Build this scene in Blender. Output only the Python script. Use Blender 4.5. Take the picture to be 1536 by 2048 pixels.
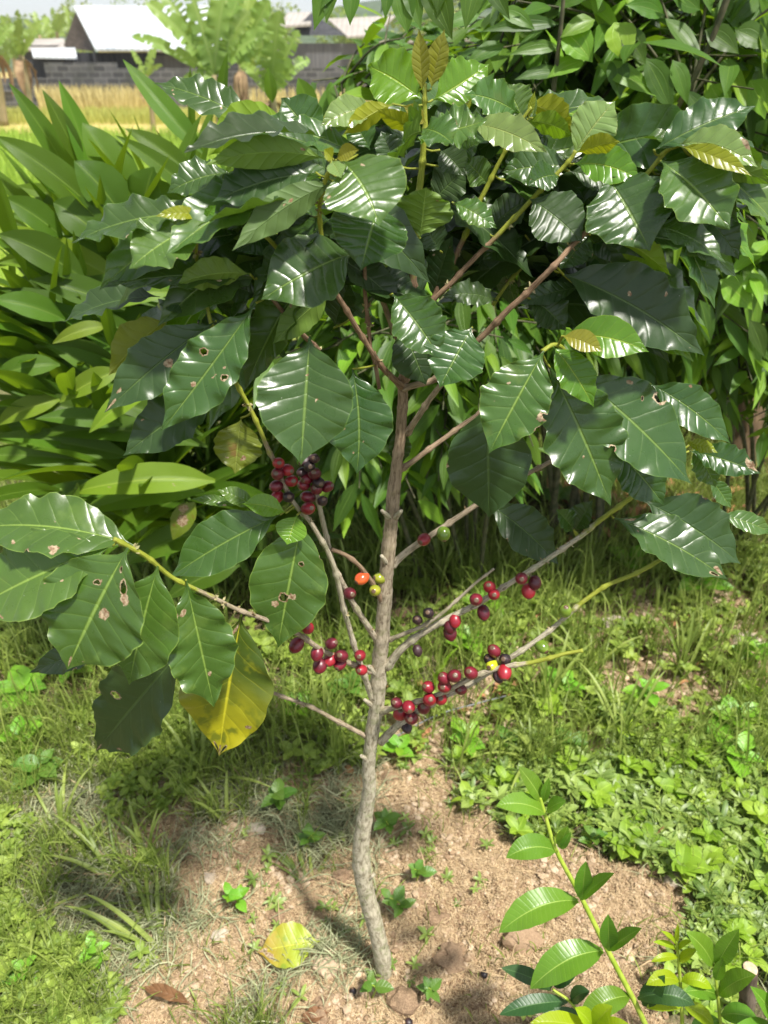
import bpy, math, random
import numpy as np
from mathutils import Vector, Matrix
for o in list(bpy.data.objects): bpy.data.objects.remove(o)
SC = bpy.context.scene; COL = SC.collection
R = math.radians
# ------------------------------------------------------------------ camera
PITCH = R(31.3); CAMZ = 1.5; F = 1479.0
cam_d = bpy.data.cameras.new('camera'); cam = bpy.data.objects.new('camera', cam_d); COL.objects.link(cam)
cam.location = (0, 0, CAMZ); cam.rotation_euler = (R(90)-PITCH, 0, 0)
cam_d.sensor_fit = 'VERTICAL'; cam_d.sensor_height = 36; cam_d.lens = 36*F/2048.0
cam_d.clip_start = 0.02; cam_d.clip_end = 1000
cam_d.dof.use_dof = True; cam_d.dof.focus_distance = 0.84; cam_d.dof.aperture_fstop = 7.0
SC.camera = cam
# ------------------------------------------------------------------ sky, sun, exposure
SUN_EL, SUN_AZ = 66, 136          # azimuth measured from +Y towards +X
w = bpy.data.worlds.new("World"); SC.world = w; w.use_nodes = True
nt = w.node_tree; bg = nt.nodes['Background']
sky = nt.nodes.new('ShaderNodeTexSky'); sky.sky_type = 'NISHITA'; sky.sun_disc = False
sky.sun_elevation = R(SUN_EL); sky.sun_rotation = R(SUN_AZ)
sky.air_density = 1.0; sky.dust_density = 1.0; sky.ozone_density = 1.0
hs = nt.nodes.new('ShaderNodeHueSaturation'); hs.inputs['Saturation'].default_value = .38; nt.links.new(sky.outputs[0], hs.inputs['Color']); nt.links.new(hs.outputs[0], bg.inputs[0]); bg.inputs[1].default_value = 0.12
sd = bpy.data.lights.new('sun', 'SUN'); sd.energy = 5.0; sd.angle = R(4); sd.color = (1, .955, .88)
sun = bpy.data.objects.new('sun', sd); COL.objects.link(sun)
dv = Vector((math.sin(R(SUN_AZ))*math.cos(R(SUN_EL)), math.cos(R(SUN_AZ))*math.cos(R(SUN_EL)), math.sin(R(SUN_EL))))
sun.rotation_euler = dv.to_track_quat('Z', 'Y').to_euler(); sun.location = dv*20
SC.view_settings.view_transform = 'Standard'; SC.view_settings.look = 'None'
SC.view_settings.exposure = 0.68; SC.view_settings.gamma = 1.0
SC.render.engine = 'CYCLES'
SC.cycles.max_bounces = 8; SC.cycles.transparent_max_bounces = 12; SC.cycles.transmission_bounces = 4
SC.cycles.use_denoising = True

rng = np.random.default_rng(7); random.seed(7)
CP, SP = math.cos(PITCH), math.sin(PITCH)
def ray(px, py):
    a = (px-768)/F; b = (1024-py)/F
    return np.array([a, CP+b*SP, -SP+b*CP])
def P(px, py, y):
    r = ray(px, py); return np.array([0, 0, CAMZ]) + r*(y/r[1])
def G(px, py, z=0.0):
    r = ray(px, py); return np.array([0, 0, CAMZ]) + r*((z-CAMZ)/r[2])
def adepth(p): return p[1]*CP + (CAMZ-p[2])*SP        # metres along the view axis
def mpp(p): return adepth(p)/F                         # metres per photo pixel
def toPix(p):
    d = adepth(p); return 768+F*p[0]/d, 1024-F*((p[2]-CAMZ)*CP+p[1]*SP)/d

# ------------------------------------------------------------------ mesh helpers
def adopt(o, parent, at=(0, 0, 0)):
    o.parent = parent; o.location = np.array(at)-np.array(parent.location[:]) if parent.type == 'EMPTY' else at
def mk(name, V, Q, mat, parent=None, uv=None, attrs=None, smooth=True, mats=None, midx=None):
    V = np.asarray(V, dtype=np.float32).reshape(-1, 3); Q = np.asarray(Q, dtype=np.int32)
    me = bpy.data.meshes.new(name); k = Q.shape[1]
    me.vertices.add(len(V)); me.vertices.foreach_set('co', V.ravel())
    me.loops.add(Q.size); me.loops.foreach_set('vertex_index', Q.ravel())
    me.polygons.add(len(Q)); me.polygons.foreach_set('loop_start', np.arange(0, Q.size, k, dtype=np.int32))
    me.polygons.foreach_set('loop_total', np.full(len(Q), k, dtype=np.int32))
    me.polygons.foreach_set('use_smooth', np.full(len(Q), smooth))
    if uv is not None:
        l = me.uv_layers.new(name='UVMap'); l.data.foreach_set('uv', np.asarray(uv, dtype=np.float32).reshape(-1, 2)[Q.ravel()].ravel())
    for nme, a in (attrs or {}).items():
        at = me.attributes.new(nme, 'FLOAT', 'POINT'); at.data.foreach_set('value', np.asarray(a, dtype=np.float32).ravel())
    for m in (mats or [mat]): me.materials.append(m)
    if midx is not None: me.polygons.foreach_set('material_index', np.asarray(midx, dtype=np.int32))
    me.update(calc_edges=True)
    o = bpy.data.objects.new(name, me); COL.objects.link(o)
    if parent is not None: adopt(o, parent)
    return o
def mkp(name, V, Fc, mat, parent=None, smooth=False):
    me = bpy.data.meshes.new(name); me.from_pydata([tuple(map(float, v)) for v in V], [], Fc)
    for p in me.polygons: p.use_smooth = smooth
    me.materials.append(mat); o = bpy.data.objects.new(name, me); COL.objects.link(o)
    if parent is not None: adopt(o, parent)
    return o
def empty(name, loc=(0, 0, 0)):
    o = bpy.data.objects.new(name, None); o.empty_display_size = .05; COL.objects.link(o); o.location = loc
    bpy.context.view_layer.update(); return o
def tag(o, label=None, cat=None, group=None, kind=None):
    if label: o['label'] = label
    if cat: o['category'] = cat
    if group: o['group'] = group
    if kind: o['kind'] = kind
    return o
def nrm(a): return a/np.maximum(np.linalg.norm(a, axis=-1, keepdims=True), 1e-9)

PU = [0, .04, .08, .16, .28, .42, .56, .70, .82, .90, .96, 1]
PROF = {'coffee': [.025, .03, .10, .42, .78, .98, 1, .83, .50, .22, .065, .0],
        'ovate': [.03, .10, .35, .72, .96, 1, .90, .70, .45, .24, .09, .0],
        'lance': [.12, .20, .34, .60, .85, .98, 1, .88, .62, .38, .16, .0],
        'cinn': [.03, .08, .30, .66, .93, 1, .90, .68, .40, .20, .07, .0],
        'ging': [.12, .2, .36, .68, .92, 1, .95, .76, .50, .29, .13, .0],
        'grass': [.7, .8, .9, .97, 1, .97, .9, .75, .55, .35, .16, .0],
        'oval': [.05, .15, .4, .75, .98, 1, 1, .9, .72, .5, .28, .0],
        'round': [.1, .35, .65, .93, 1, 1, .93, .8, .6, .42, .24, .0],
        'banana': [.06, .07, .25, .8, .97, 1, 1, .95, .85, .65, .4, .0]}
def leaves(B, C, T, N, W, nu=8, nv=5, prof='cinn', fold=.15, wave=.0, nw=4, quilt=0., nq=9, jit=None):
    """N leaves as grids: quadratic midrib B-C-T, upper side towards N, width W. Returns verts, quads, uv."""
    B, C, T, N = [np.atleast_2d(np.asarray(a, float)) for a in (B, C, T, N)]
    n = len(B); W = np.broadcast_to(np.asarray(W, float), (n,)); fold = np.broadcast_to(np.asarray(fold, float), (n,))
    u = np.linspace(0, 1, nu)[None, :, None]
    c = (1-u)**2*B[:, None]+2*u*(1-u)*C[:, None]+u*u*T[:, None]
    t = nrm(2*(1-u)*(C-B)[:, None]+2*u*(T-C)[:, None])
    s = nrm(np.cross(t, np.broadcast_to(N[:, None], t.shape))); nn = np.cross(s, t)
    f = np.interp(u[0, :, 0], PU, PROF[prof])
    v = np.linspace(-1, 1, nv)
    hw = (W[:, None]/2*f[None])[:, :, None]                       # n,nu,1
    av = np.abs(v)[None, None]
    ph = rng.uniform(0, 6.28, (n, 1, nv)); ph[:, :, nv//2:] = ph[:, :, -1:]; ph[:, :, :nv//2] = ph[:, :, :1]
    uu = u[:, :, 0][:, :, None]
    env = np.sin(np.pi*np.clip(uu, 0, 1))**.5
    L = np.linalg.norm(T-B, axis=1)[:, None, None]
    warp = uu*nw*6.283+.9*np.sin(uu*5+ph)
    irr = .55*np.sin(warp*.62+ph*1.7+1.1)+.45*np.sin(warp*1.37+ph*.6)+.25*np.sin(warp*2.3+ph*2.1)
    hw = hw*(1+min(wave*1.5, .075)*av**2*irr*env)
    h = fold[:, None, None]*av*hw + wave*1.25*W[:, None, None]*av**2.2*(.7*np.sin(warp+ph)+.5*np.sin(warp*1.7+ph*1.3)*np.sin(uu*3+ph))*env
    h = h + .05*W[:, None, None]*np.sin(uu*4+ph[:, :, :1])*v[None, None]*env
    if quilt: h = h + quilt*.26*W[:, None, None]*(.65+.35*np.sin(uu*7+ph[:, :, :1]))*np.abs(np.sin(np.pi*(uu*nq-av*1.1)))*(av**.5)*(1-.6*av**3)*env
    ins = np.cos(np.clip(fold, -1.3, 1.3))[:, None, None]
    V = c[:, :, None]+s[:, :, None]*(v[None, None]*hw*ins)[..., None]+nn[:, :, None]*h[..., None]
    # edge scallops run a little along the leaf too
    V = V + t[:, :, None]*((.02*L*wave*4*av**3*np.cos(warp+ph)*env))[..., None]
    i, j = np.meshgrid(np.arange(nu-1), np.arange(nv-1), indexing='ij'); b = (i*nv+j).ravel()
    q = np.stack([b, b+1, b+nv+1, b+nv], 1)
    Q = (q[None]+(np.arange(n)*nu*nv)[:, None, None]).reshape(-1, 4)
    UV = np.stack(np.broadcast_arrays(u[..., 0][:, :, None]+np.zeros((n, 1, 1)), (v*.5+.5)[None, None]), -1)
    return V.reshape(-1, 3), Q, UV.reshape(-1, 2)
def rep(a, k): return np.repeat(a, k)
def catmull(pts, m=6):
    pts = np.asarray(pts, float); out = []
    p = np.vstack([2*pts[0]-pts[1], pts, 2*pts[-1]-pts[-2]])
    for i in range(1, len(p)-2):
        for k in range(m):
            t = k/m
            out.append(.5*((2*p[i])+(-p[i-1]+p[i+1])*t+(2*p[i-1]-5*p[i]+4*p[i+1]-p[i+2])*t*t+(-p[i-1]+3*p[i]-3*p[i+1]+p[i+2])*t**3))
    out.append(pts[-1]); return np.array(out)
def tube(pts, rad, seg=10, rough=0., cap=True):
    pts = np.asarray(pts, float); n = len(pts); rad = np.broadcast_to(np.asarray(rad, float), (n,))
    t = nrm(np.gradient(pts, axis=0)); ref = np.array([.31, -.9, .3])
    a = nrm(np.cross(t, ref)); b = np.cross(t, a); th = np.linspace(0, 2*np.pi, seg, endpoint=False)
    rr = rad[:, None]*(1+rough*rng.normal(0, 1, (n, seg)))
    V = pts[:, None]+a[:, None]*(np.cos(th)*rr)[..., None]+b[:, None]*(np.sin(th)*rr)[..., None]
    Ln = np.concatenate([[0], np.cumsum(np.linalg.norm(np.diff(pts, axis=0), axis=1))])
    UV = np.stack(np.broadcast_arrays((th/6.283)[None], Ln[:, None]), -1)
    i, j = np.meshgrid(np.arange(n-1), np.arange(seg), indexing='ij'); j2 = (j+1) % seg
    Q = np.stack([i*seg+j, i*seg+j2, (i+1)*seg+j2, (i+1)*seg+j], -1).reshape(-1, 4)
    V = V.reshape(-1, 3); UV = UV.reshape(-1, 2)
    if cap:
        k = len(V); V = np.vstack([V, pts[-1], pts[0]]); UV = np.vstack([UV, [0, Ln[-1]], [0, 0]])
        e = (n-1)*seg
        cq = [[e+x, e+(x+1) % seg, e+(x+1) % seg, k] for x in range(0)]
        for x in range(0, seg, 2):
            cq.append([e+x, e+(x+1) % seg, e+(x+2) % seg, k]); cq.append([(x+2) % seg, (x+1) % seg, x, k+1])
        Q = np.vstack([Q, cq])
    return V, Q, UV
def cat(parts):
    Vs, Qs, Us = [], [], []; o = 0
    for V, Q, U in parts:
        Vs.append(V); Qs.append(Q+o); Us.append(U); o += len(V)
    return np.vstack(Vs), np.vstack(Qs), np.vstack(Us)
# value noise in numpy for ground shaping
_g = rng.uniform(-1, 1, (256, 256))
def vn(x, y):
    x = np.asarray(x, float); y = np.asarray(y, float)
    xi = np.floor(x).astype(int); yi = np.floor(y).astype(int); fx = x-xi; fy = y-yi
    fx = fx*fx*(3-2*fx); fy = fy*fy*(3-2*fy); a = lambda i, j: _g[(xi+i) & 255, (yi+j) & 255]
    return (a(0, 0)*(1-fx)+a(1, 0)*fx)*(1-fy)+(a(0, 1)*(1-fx)+a(1, 1)*fx)*fy

# ------------------------------------------------------------------ material helpers
class NB:
    def __init__(s, name):
        s.m = bpy.data.materials.new(name); s.m.use_nodes = True; s.t = s.m.node_tree; s.t.nodes.clear()
        s.out = s.n('ShaderNodeOutputMaterial')
    def n(s, k, **kw):
        nd = s.t.nodes.new(k)
        for a, b in kw.items(): setattr(nd, a, b)
        return nd
    def put(s, sock, v):
        if hasattr(v, 'is_linked') or isinstance(v, bpy.types.NodeSocket): s.t.links.new(v, sock)
        else:
            if sock.type == 'RGBA' and len(v) == 3: v = (*v, 1)
            sock.default_value = v
    def mt(s, op, a, b=None, c=None, clamp=False):
        nd = s.n('ShaderNodeMath', operation=op); nd.use_clamp = clamp; s.put(nd.inputs[0], a)
        if b is not None: s.put(nd.inputs[1], b)
        if c is not None: s.put(nd.inputs[2], c)
        return nd.outputs[0]
    def ss(s, x, a, b, t0=0., t1=1.):
        nd = s.n('ShaderNodeMapRange', interpolation_type='SMOOTHSTEP'); s.put(nd.inputs[0], x)
        for i, q in enumerate((a, b, t0, t1)): nd.inputs[1+i].default_value = q
        return nd.outputs[0]
    def mix(s, f, a, b, mode='MIX'):
        nd = s.n('ShaderNodeMix', data_type='RGBA', blend_type=mode); s.put(nd.inputs[0], f); s.put(nd.inputs[6], a); s.put(nd.inputs[7], b); return nd.outputs[2]
    def noise(s, vec, scale, detail=4, rough=.55, dist=0.):
        nd = s.n('ShaderNodeTexNoise'); s.put(nd.inputs['Vector'], vec); nd.inputs['Scale'].default_value = scale
        nd.inputs['Detail'].default_value = detail; nd.inputs['Roughness'].default_value = rough; nd.inputs['Distortion'].default_value = dist
        return nd.outputs[0]
    def vor(s, vec, scale, feature='F1', out='Distance'):
        nd = s.n('ShaderNodeTexVoronoi', feature=feature); s.put(nd.inputs['Vector'], vec); nd.inputs['Scale'].default_value = scale; return nd.outputs[out]
    def attr(s, name): return s.n('ShaderNodeAttribute', attribute_name=name).outputs['Fac']
    def pos(s): return s.n('ShaderNodeNewGeometry').outputs['Position']
    def obj(s): return s.n('ShaderNodeTexCoord').outputs['Object']
    def bump(s, h, st=.4, d=.002):
        nd = s.n('ShaderNodeBump'); nd.inputs['Strength'].default_value = st; nd.inputs['Distance'].default_value = d; s.put(nd.inputs['Height'], h); return nd.outputs[0]
    def prin(s, col, rough=.6, normal=None, spec=.5, **kw):
        p = s.n('ShaderNodeBsdfPrincipled'); s.put(p.inputs['Base Color'], col); s.put(p.inputs['Roughness'], rough)
        p.inputs['Specular IOR Level'].default_value = spec
        for a, b in kw.items(): s.put(p.inputs[a.replace('_', ' ')], b)
        if normal is not None: s.put(p.inputs['Normal'], normal)
        return p.outputs[0]
    def done(s, sh): s.t.links.new(sh, s.out.inputs[0]); return s.m

def leafmat(name, top, und, vein, rough=.3, trans=.25, tcol=None, nlat=9, veins='pinnate', spec=.5, var=.25, bump=.5, tip=None, blot=None, nscale=60, rim=None, coat=0.):
    b = NB(name); uvn = b.n('ShaderNodeUVMap'); sp = b.n('ShaderNodeSeparateXYZ'); b.put(sp.inputs[0], uvn.outputs[0])
    U, Vv = sp.outputs[0], sp.outputs[1]; av = b.mt('MULTIPLY', b.mt('ABSOLUTE', b.mt('SUBTRACT', Vv, .5)), 2.)
    P0 = b.pos(); rnd = b.attr('rnd'); orn = b.n('ShaderNodeObjectInfo').outputs['Random']
    r = b.mt('FRACT', b.mt('ADD', rnd, orn))
    nz = b.noise(P0, nscale, 3); nz2 = b.noise(P0, nscale*.25, 2)
    mid = b.ss(av, .012, .05, 1., 0.)
    if veins == 'pinnate':
        s_ = b.mt('SUBTRACT', b.mt('MULTIPLY', U, float(nlat)), b.mt('MULTIPLY', b.mt('POWER', av, .8), 1.15))
        s_ = b.mt('ADD', s_, b.mt('MULTIPLY', b.mt('SUBTRACT', nz2, .5), .8))
        d = b.mt('ABSOLUTE', b.mt('SUBTRACT', b.mt('FRACT', s_), .5))       # .5 on a vein
        lat = b.mt('MULTIPLY', b.ss(d, .455, .495), b.ss(av, .98, .6)); hq = b.mt('POWER', b.mt('MULTIPLY', d, 2.), 4.)
    elif veins == 'three':
        c1 = b.mt('MULTIPLY', b.mt('POWER', b.mt('SINE', b.mt('MULTIPLY', U, 3.1416)), .5), .48)
        dd = b.mt('ABSOLUTE', b.mt('SUBTRACT', av, c1)); lat = b.ss(dd, .02, .07, 1., 0.); hq = lat
    elif veins == 'par':
        s_ = b.mt('SINE', b.mt('MULTIPLY', b.mt('ADD', b.mt('MULTIPLY', av, 1.), b.mt('MULTIPLY', U, -.35)), 95.)); lat = b.mt('MULTIPLY', b.ss(s_, .2, 1.), .22); hq = b.mt('MULTIPLY', s_, .25)
    else: lat = b.mt('MULTIPLY', mid, .0); hq = lat
    vm = b.mt('ADD', mid, b.mt('MULTIPLY', lat, .26), clamp=True)
    hsv = b.n('ShaderNodeHueSaturation'); b.put(hsv.inputs['Color'], top)
    b.put(hsv.inputs['Hue'], b.mt('ADD', .5, b.mt('MULTIPLY', b.mt('SUBTRACT', r, .5), -.035)))
    b.put(hsv.inputs['Value'], b.mt('ADD', 1-var*.5, b.mt('MULTIPLY', b.mt('FRACT', b.mt('MULTIPLY', r, 7.3)), var*1.3)))
    col = b.mix(b.ss(nz2, .35, .7), hsv.outputs[0], b.mix(.5, hsv.outputs[0], [min(1, c*1.45+.004) for c in top]))
    if tip: col = b.mix(b.mt('MULTIPLY', b.ss(b.mt('ADD', U, b.mt('MULTIPLY', b.mt('SUBTRACT', nz2, .5), .5)), .35, .85), 1.), col, tip)
    if blot: col = b.mix(b.ss(b.noise(P0, nscale*.6, 3), .55, .66), col, blot)
    col = b.mix(b.mt('MULTIPLY', vm, .75), col, vein)
    sp2 = b.vor(P0, 160.); col = b.mix(b.mt('MULTIPLY', b.ss(sp2, .07, .03), b.ss(b.noise(P0, 30, 1), .55, .62)), col, (.5, .52, .42))
    ucol = b.mix(b.mt('MULTIPLY', vm, .6), b.mix(b.ss(nz, .3, .75), und, [c*1.25 for c in und]), [min(1, c*1.5) for c in vein])
    geo = b.n('ShaderNodeNewGeometry'); bf = geo.outputs['Backfacing']
    if rim: col = b.mix(b.ss(av, .965, 1., 0., .8), col, rim)
    brn = b.attr('brn'); hol = b.attr('hole')
    bn = b.mt('ADD', brn, b.mt('MULTIPLY', b.mt('SUBTRACT', b.noise(P0, 260, 4), .5), .9))
    hn = b.mt('ADD', hol, b.mt('MULTIPLY', b.mt('SUBTRACT', b.noise(P0, 210, 3), .5), .7))
    dead = b.mix(b.ss(b.noise(P0, 300, 3), .35, .65), (.46, .36, .23), (.20, .11, .055))
    dm = b.mt('MAXIMUM', b.ss(bn, .42, .5), b.ss(hn, .40, .47)); dm = b.mt('MULTIPLY', dm, b.mt('GREATER_THAN', b.mt('ADD', brn, hol), .02))
    hl = b.mt('MULTIPLY', b.mt('GREATER_THAN', hn, .6), b.mt('GREATER_THAN', hol, .02))
    c2 = b.mix(bf, col, ucol); c2 = b.mix(dm, c2, dead)
    hh = b.mt('ADD', b.mt('ADD', b.mt('MULTIPLY', hq, -.30), b.mt('MULTIPLY', nz, .35)), b.mt('MULTIPLY', mid, -.6))
    hh = b.mt('ADD', hh, b.mt('MULTIPLY', b.noise(P0, nscale*.55, 2, .5), 1.6)); nb = b.bump(hh, bump, .0022)
    ro = b.mt('ADD', b.mt('ADD', rough, b.mt('MULTIPLY', bf, .25)), b.mt('ADD', b.mt('MULTIPLY', b.mt('SUBTRACT', nz, .5), .22), b.mt('MULTIPLY', dm, .4)), clamp=True)
    pr = b.prin(c2, ro, nb, spec)
    tr = b.n('ShaderNodeBsdfTranslucent'); tc = tcol or [min(1, c*3.2) for c in top]
    b.put(tr.inputs[0], b.mix(b.mt('MULTIPLY', dm, .8), b.mix(b.mt('MULTIPLY', vm, .3), tc, [c*.5 for c in tc]), (.3, .15, .06))); b.put(tr.inputs['Normal'], nb)
    ms = b.n('ShaderNodeMixShader'); ms.inputs[0].default_value = trans; b.t.links.new(pr, ms.inputs[1]); b.t.links.new(tr.outputs[0], ms.inputs[2])
    m2 = b.n('ShaderNodeMixShader'); b.put(m2.inputs[0], hl); b.t.links.new(ms.outputs[0], m2.inputs[1]); b.t.links.new(b.n('ShaderNodeBsdfTransparent').outputs[0], m2.inputs[2])
    return b.done(m2.outputs[0])
def simpleleaf(name, c1, c2, rough=.45, trans=.3, tc=None, spec=.4):
    b = NB(name); r = b.attr('rnd'); uvn = b.n('ShaderNodeUVMap'); sp = b.n('ShaderNodeSeparateXYZ'); b.put(sp.inputs[0], uvn.outputs[0])
    av = b.mt('MULTIPLY', b.mt('ABSOLUTE', b.mt('SUBTRACT', sp.outputs[1], .5)), 2.)
    col = b.mix(r, c1, c2); col = b.mix(b.mt('MULTIPLY', b.ss(av, .03, .12, 1., 0.), .4), col, [min(1, c*1.8+.03) for c in c2])
    col = b.mix(b.mt('MULTIPLY', b.ss(b.noise(b.pos(), 40, 3), .45, .7), .35), col, [c*.55 for c in c1])
    pr = b.prin(col, rough, None, spec); tr = b.n('ShaderNodeBsdfTranslucent'); b.put(tr.inputs[0], b.mix(.35, col, tc or [min(1, c*2.5) for c in c2]))
    ms = b.n('ShaderNodeMixShader'); ms.inputs[0].default_value = trans; b.t.links.new(pr, ms.inputs[1]); b.t.links.new(tr.outputs[0], ms.inputs[2])
    return b.done(ms.outputs[0])
def plain(name, c1, c2=None, rough=.8, scale=20, bump=.3, spec=.3, stretch=(1, 1, 1), bd=.003):
    b = NB(name); mp = b.n('ShaderNodeMapping'); b.put(mp.inputs[0], b.pos()); mp.inputs['Scale'].default_value = stretch
    nz = b.noise(mp.outputs[0], scale, 5); col = b.mix(b.ss(nz, .3, .7), c1, c2 or [c*1.3 for c in c1])
    return b.done(b.prin(col, rough, b.bump(nz, bump, bd), spec))

M = {}
M['m'] = leafmat('coffee leaf mature', (.032, .072, .013), (.09, .155, .028), (.16, .25, .05), .29, .17, (.15, .30, .015), bump=.6, spec=.55, rim=(.11, .20, .035))
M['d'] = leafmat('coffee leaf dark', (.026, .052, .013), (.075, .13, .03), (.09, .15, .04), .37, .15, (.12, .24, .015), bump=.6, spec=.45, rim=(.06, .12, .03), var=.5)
M['n'] = leafmat('coffee leaf mid green', (.052, .105, .018), (.12, .20, .025), (.24, .36, .07), .30, .22, (.20, .42, .015), bump=.6, spec=.55, blot=(.08, .14, .025), rim=(.2, .3, .05), var=.4)
M['y'] = leafmat('coffee leaf young', (.090, .19, .012), (.17, .27, .015), (.34, .46, .06), .26, .3, (.32, .58, .015), bump=.5, spec=.5, rim=(.25, .38, .04))
M['g'] = leafmat('coffee leaf yellowgreen', (.19, .22, .010), (.23, .25, .010), (.34, .38, .04), .3, .32, (.45, .50, .01), bump=.5, rim=(.33, .38, .04))
M['b'] = leafmat('coffee leaf bronze', (.20, .195, .020), (.22, .20, .025), (.28, .26, .05), .28, .3, (.40, .36, .02), bump=.5, rim=(.28, .27, .05))
M['l'] = leafmat('coffee leaf pale new', (.16, .235, .06), (.2, .26, .05), (.34, .40, .12), .24, .25, (.4, .5, .06), bump=.6, spec=.7, rim=(.32, .36, .10))
M['w'] = leafmat('coffee leaf yellowing', (.045, .080, .010), (.22, .24, .02), (.58, .54, .03), .33, .2, (.24, .32, .01), tip=(.40, .37, .012), blot=(.16, .18, .012), bump=.5)
M['o'] = leafmat('coffee leaf spotted olive', (.12, .15, .014), (.15, .18, .02), (.24, .28, .05), .38, .3, (.33, .38, .02), blot=(.16, .09, .02), bump=.5)
M['ging'] = leafmat('ginger leaf', (.052, .105, .009), (.09, .17, .012), (.17, .26, .04), .40, .33, (.28, .44, .012), veins='par', spec=.22, var=.8, bump=.35, nscale=25)
M['gingb'] = leafmat('ginger leaf bright', (.13, .21, .014), (.16, .27, .02), (.34, .44, .06), .42, .35, (.40, .56, .015), veins='par', spec=.3, var=.4, bump=.35, nscale=25)
M['cinn'] = leafmat('shrub leaf', (.046, .100, .011), (.09, .165, .016), (.16, .26, .045), .44, .3, (.28, .48, .015), veins='three', spec=.3, var=.9, bump=.4, nscale=30)
M['shadeleaf'] = leafmat('bush leaf darkened for shade', (.020, .048, .008), (.05, .10, .014), (.09, .16, .03), .5, .22, (.16, .30, .012), veins='none', spec=.25, var=.9, bump=.2, nscale=30)  # leaf colour set darker to paint the deep shade behind the shrubs
M['cinnb'] = leafmat('shrub leaf bright', (.14, .26, .02), (.18, .30, .03), (.36, .50, .09), .42, .36, (.42, .66, .025), veins='three', spec=.35, var=.5, bump=.4, nscale=30)
M['comp'] = leafmat('sapling leaf', (.095, .20, .016), (.12, .23, .02), (.36, .50, .10), .34, .24, (.25, .50, .02), nlat=17, spec=.45, var=.3, bump=.3)
M['compd'] = leafmat('sapling leaf dark', (.026, .068, .018), (.07, .13, .03), (.12, .23, .07), .40, .15, (.10, .24, .02), nlat=17, spec=.4, var=.3, bump=.3)
M['compy'] = leafmat('sapling leaf new', (.24, .34, .010), (.28, .38, .02), (.46, .54, .08), .34, .35, (.55, .68, .01), nlat=13, spec=.4, var=.15, bump=.3)
M['ban'] = leafmat('banana leaf', (.14, .22, .05), (.22, .32, .10), (.42, .50, .18), .42, .4, (.42, .58, .10), veins='par', var=.6, nscale=4, spec=.35)
M['grass'] = simpleleaf('grass blade', (.105, .165, .022), (.32, .39, .09))
M['weed'] = simpleleaf('weed leaf', (.13, .21, .028), (.32, .42, .07), .55)
M['cover'] = simpleleaf('ground cover leaf', (.095, .165, .030), (.29, .39, .09), .42, .25)
M['lime'] = simpleleaf('lime weed leaf', (.17, .31, .02), (.30, .44, .04), .5, .35)
M['clip'] = simpleleaf('cut grass', (.22, .25, .13), (.46, .47, .28), .7, .2)
M['straw'] = simpleleaf('straw bit', (.30, .20, .10), (.56, .42, .25), .8, .1)
M['mulch'] = simpleleaf('wood fibre', (.34, .225, .115), (.67, .51, .31), .8, .1)
M['rice'] = simpleleaf('rice blade', (.24, .42, .04), (.42, .58, .08), .6, .4)
M['goldy'] = simpleleaf('ripening rice', (.33, .38, .07), (.52, .52, .14), .7, .4)
M['gold'] = simpleleaf('ripe rice', (.46, .37, .12), (.70, .59, .27), .8, .3)
M['drybr'] = leafmat('dead leaf', (.20, .10, .045), (.25, .14, .07), (.3, .18, .09), .7, .1, (.3, .12, .03), bump=1.)
M['drytan'] = leafmat('dry tan leaf', (.42, .20, .09), (.45, .28, .14), (.5, .35, .2), .7, .15, (.5, .25, .08), bump=1.)
M['fall'] = leafmat('fallen yellow leaf', (.25, .31, .02), (.4, .42, .04), (.50, .50, .06), .4, .18, (.4, .42, .02), tip=(.34, .24, .03), blot=(.20, .27, .02), bump=.5)
def bark():
    b = NB('coffee bark'); uv = b.n('ShaderNodeUVMap').outputs[0]; g = b.attr('green'); gr = b.attr('grey')
    mp = b.n('ShaderNodeMapping'); b.put(mp.inputs[0], uv); mp.inputs['Scale'].default_value = (9, 42, 1)
    st = b.noise(mp.outputs[0], 1.6, 6, .65, .4); P0 = b.pos(); nz = b.noise(P0, 70, 4); fine = b.noise(P0, 420, 3)
    brown = b.mix(b.ss(st, .3, .7), (.13, .075, .042), (.31, .205, .125))
    grey = b.mix(b.ss(st, .30, .60), (.20, .17, .11), (.50, .45, .33)); grey = b.mix(b.ss(nz, .5, .68, 0., .55), grey, (.22, .25, .11))
    grey = b.mix(b.ss(b.noise(P0, 150, 3), .6, .68, 0., .6), grey, (.07, .055, .035))
    wood = b.mix(gr, brown, grey); lime = b.mix(b.ss(st, .3, .7), (.20, .24, .018), (.34, .36, .05))
    gm = b.ss(b.mt('ADD', g, b.mt('MULTIPLY', b.mt('SUBTRACT', nz, .5), .6)), .42, .58)
    col = b.mix(gm, wood, lime)
    h = b.mt('ADD', b.mt('MULTIPLY', st, 1.2), b.mt('MULTIPLY', fine, .25))
    return b.done(b.prin(col, b.mt('SUBTRACT', .85, b.mt('MULTIPLY', gm, .4)), b.bump(h, .6, .0018), .35))
M['bark'] = bark()
def cherry(name, c1, c2, rough=.22, wr=.1):
    b = NB(name); o = b.obj(); nz = b.noise(o, 90, 3); oi = b.n('ShaderNodeObjectInfo').outputs['Random']
    col = b.mix(b.ss(b.mt('ADD', nz, b.mt('MULTIPLY', b.mt('SUBTRACT', oi, .5), .5)), .3, .7), c1, c2)
    col = b.mix(b.ss(b.vor(o, 500.), .12, .05, 0., .5), col, (.5, .3, .2))
    sp = b.n('ShaderNodeSeparateXYZ'); b.put(sp.inputs[0], o); tipm = b.ss(sp.outputs[2], -.0068, -.0074)
    col = b.mix(tipm, col, (.12, .07, .04))
    return b.done(b.prin(col, rough, b.bump(nz, wr, .001), .6))
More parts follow.
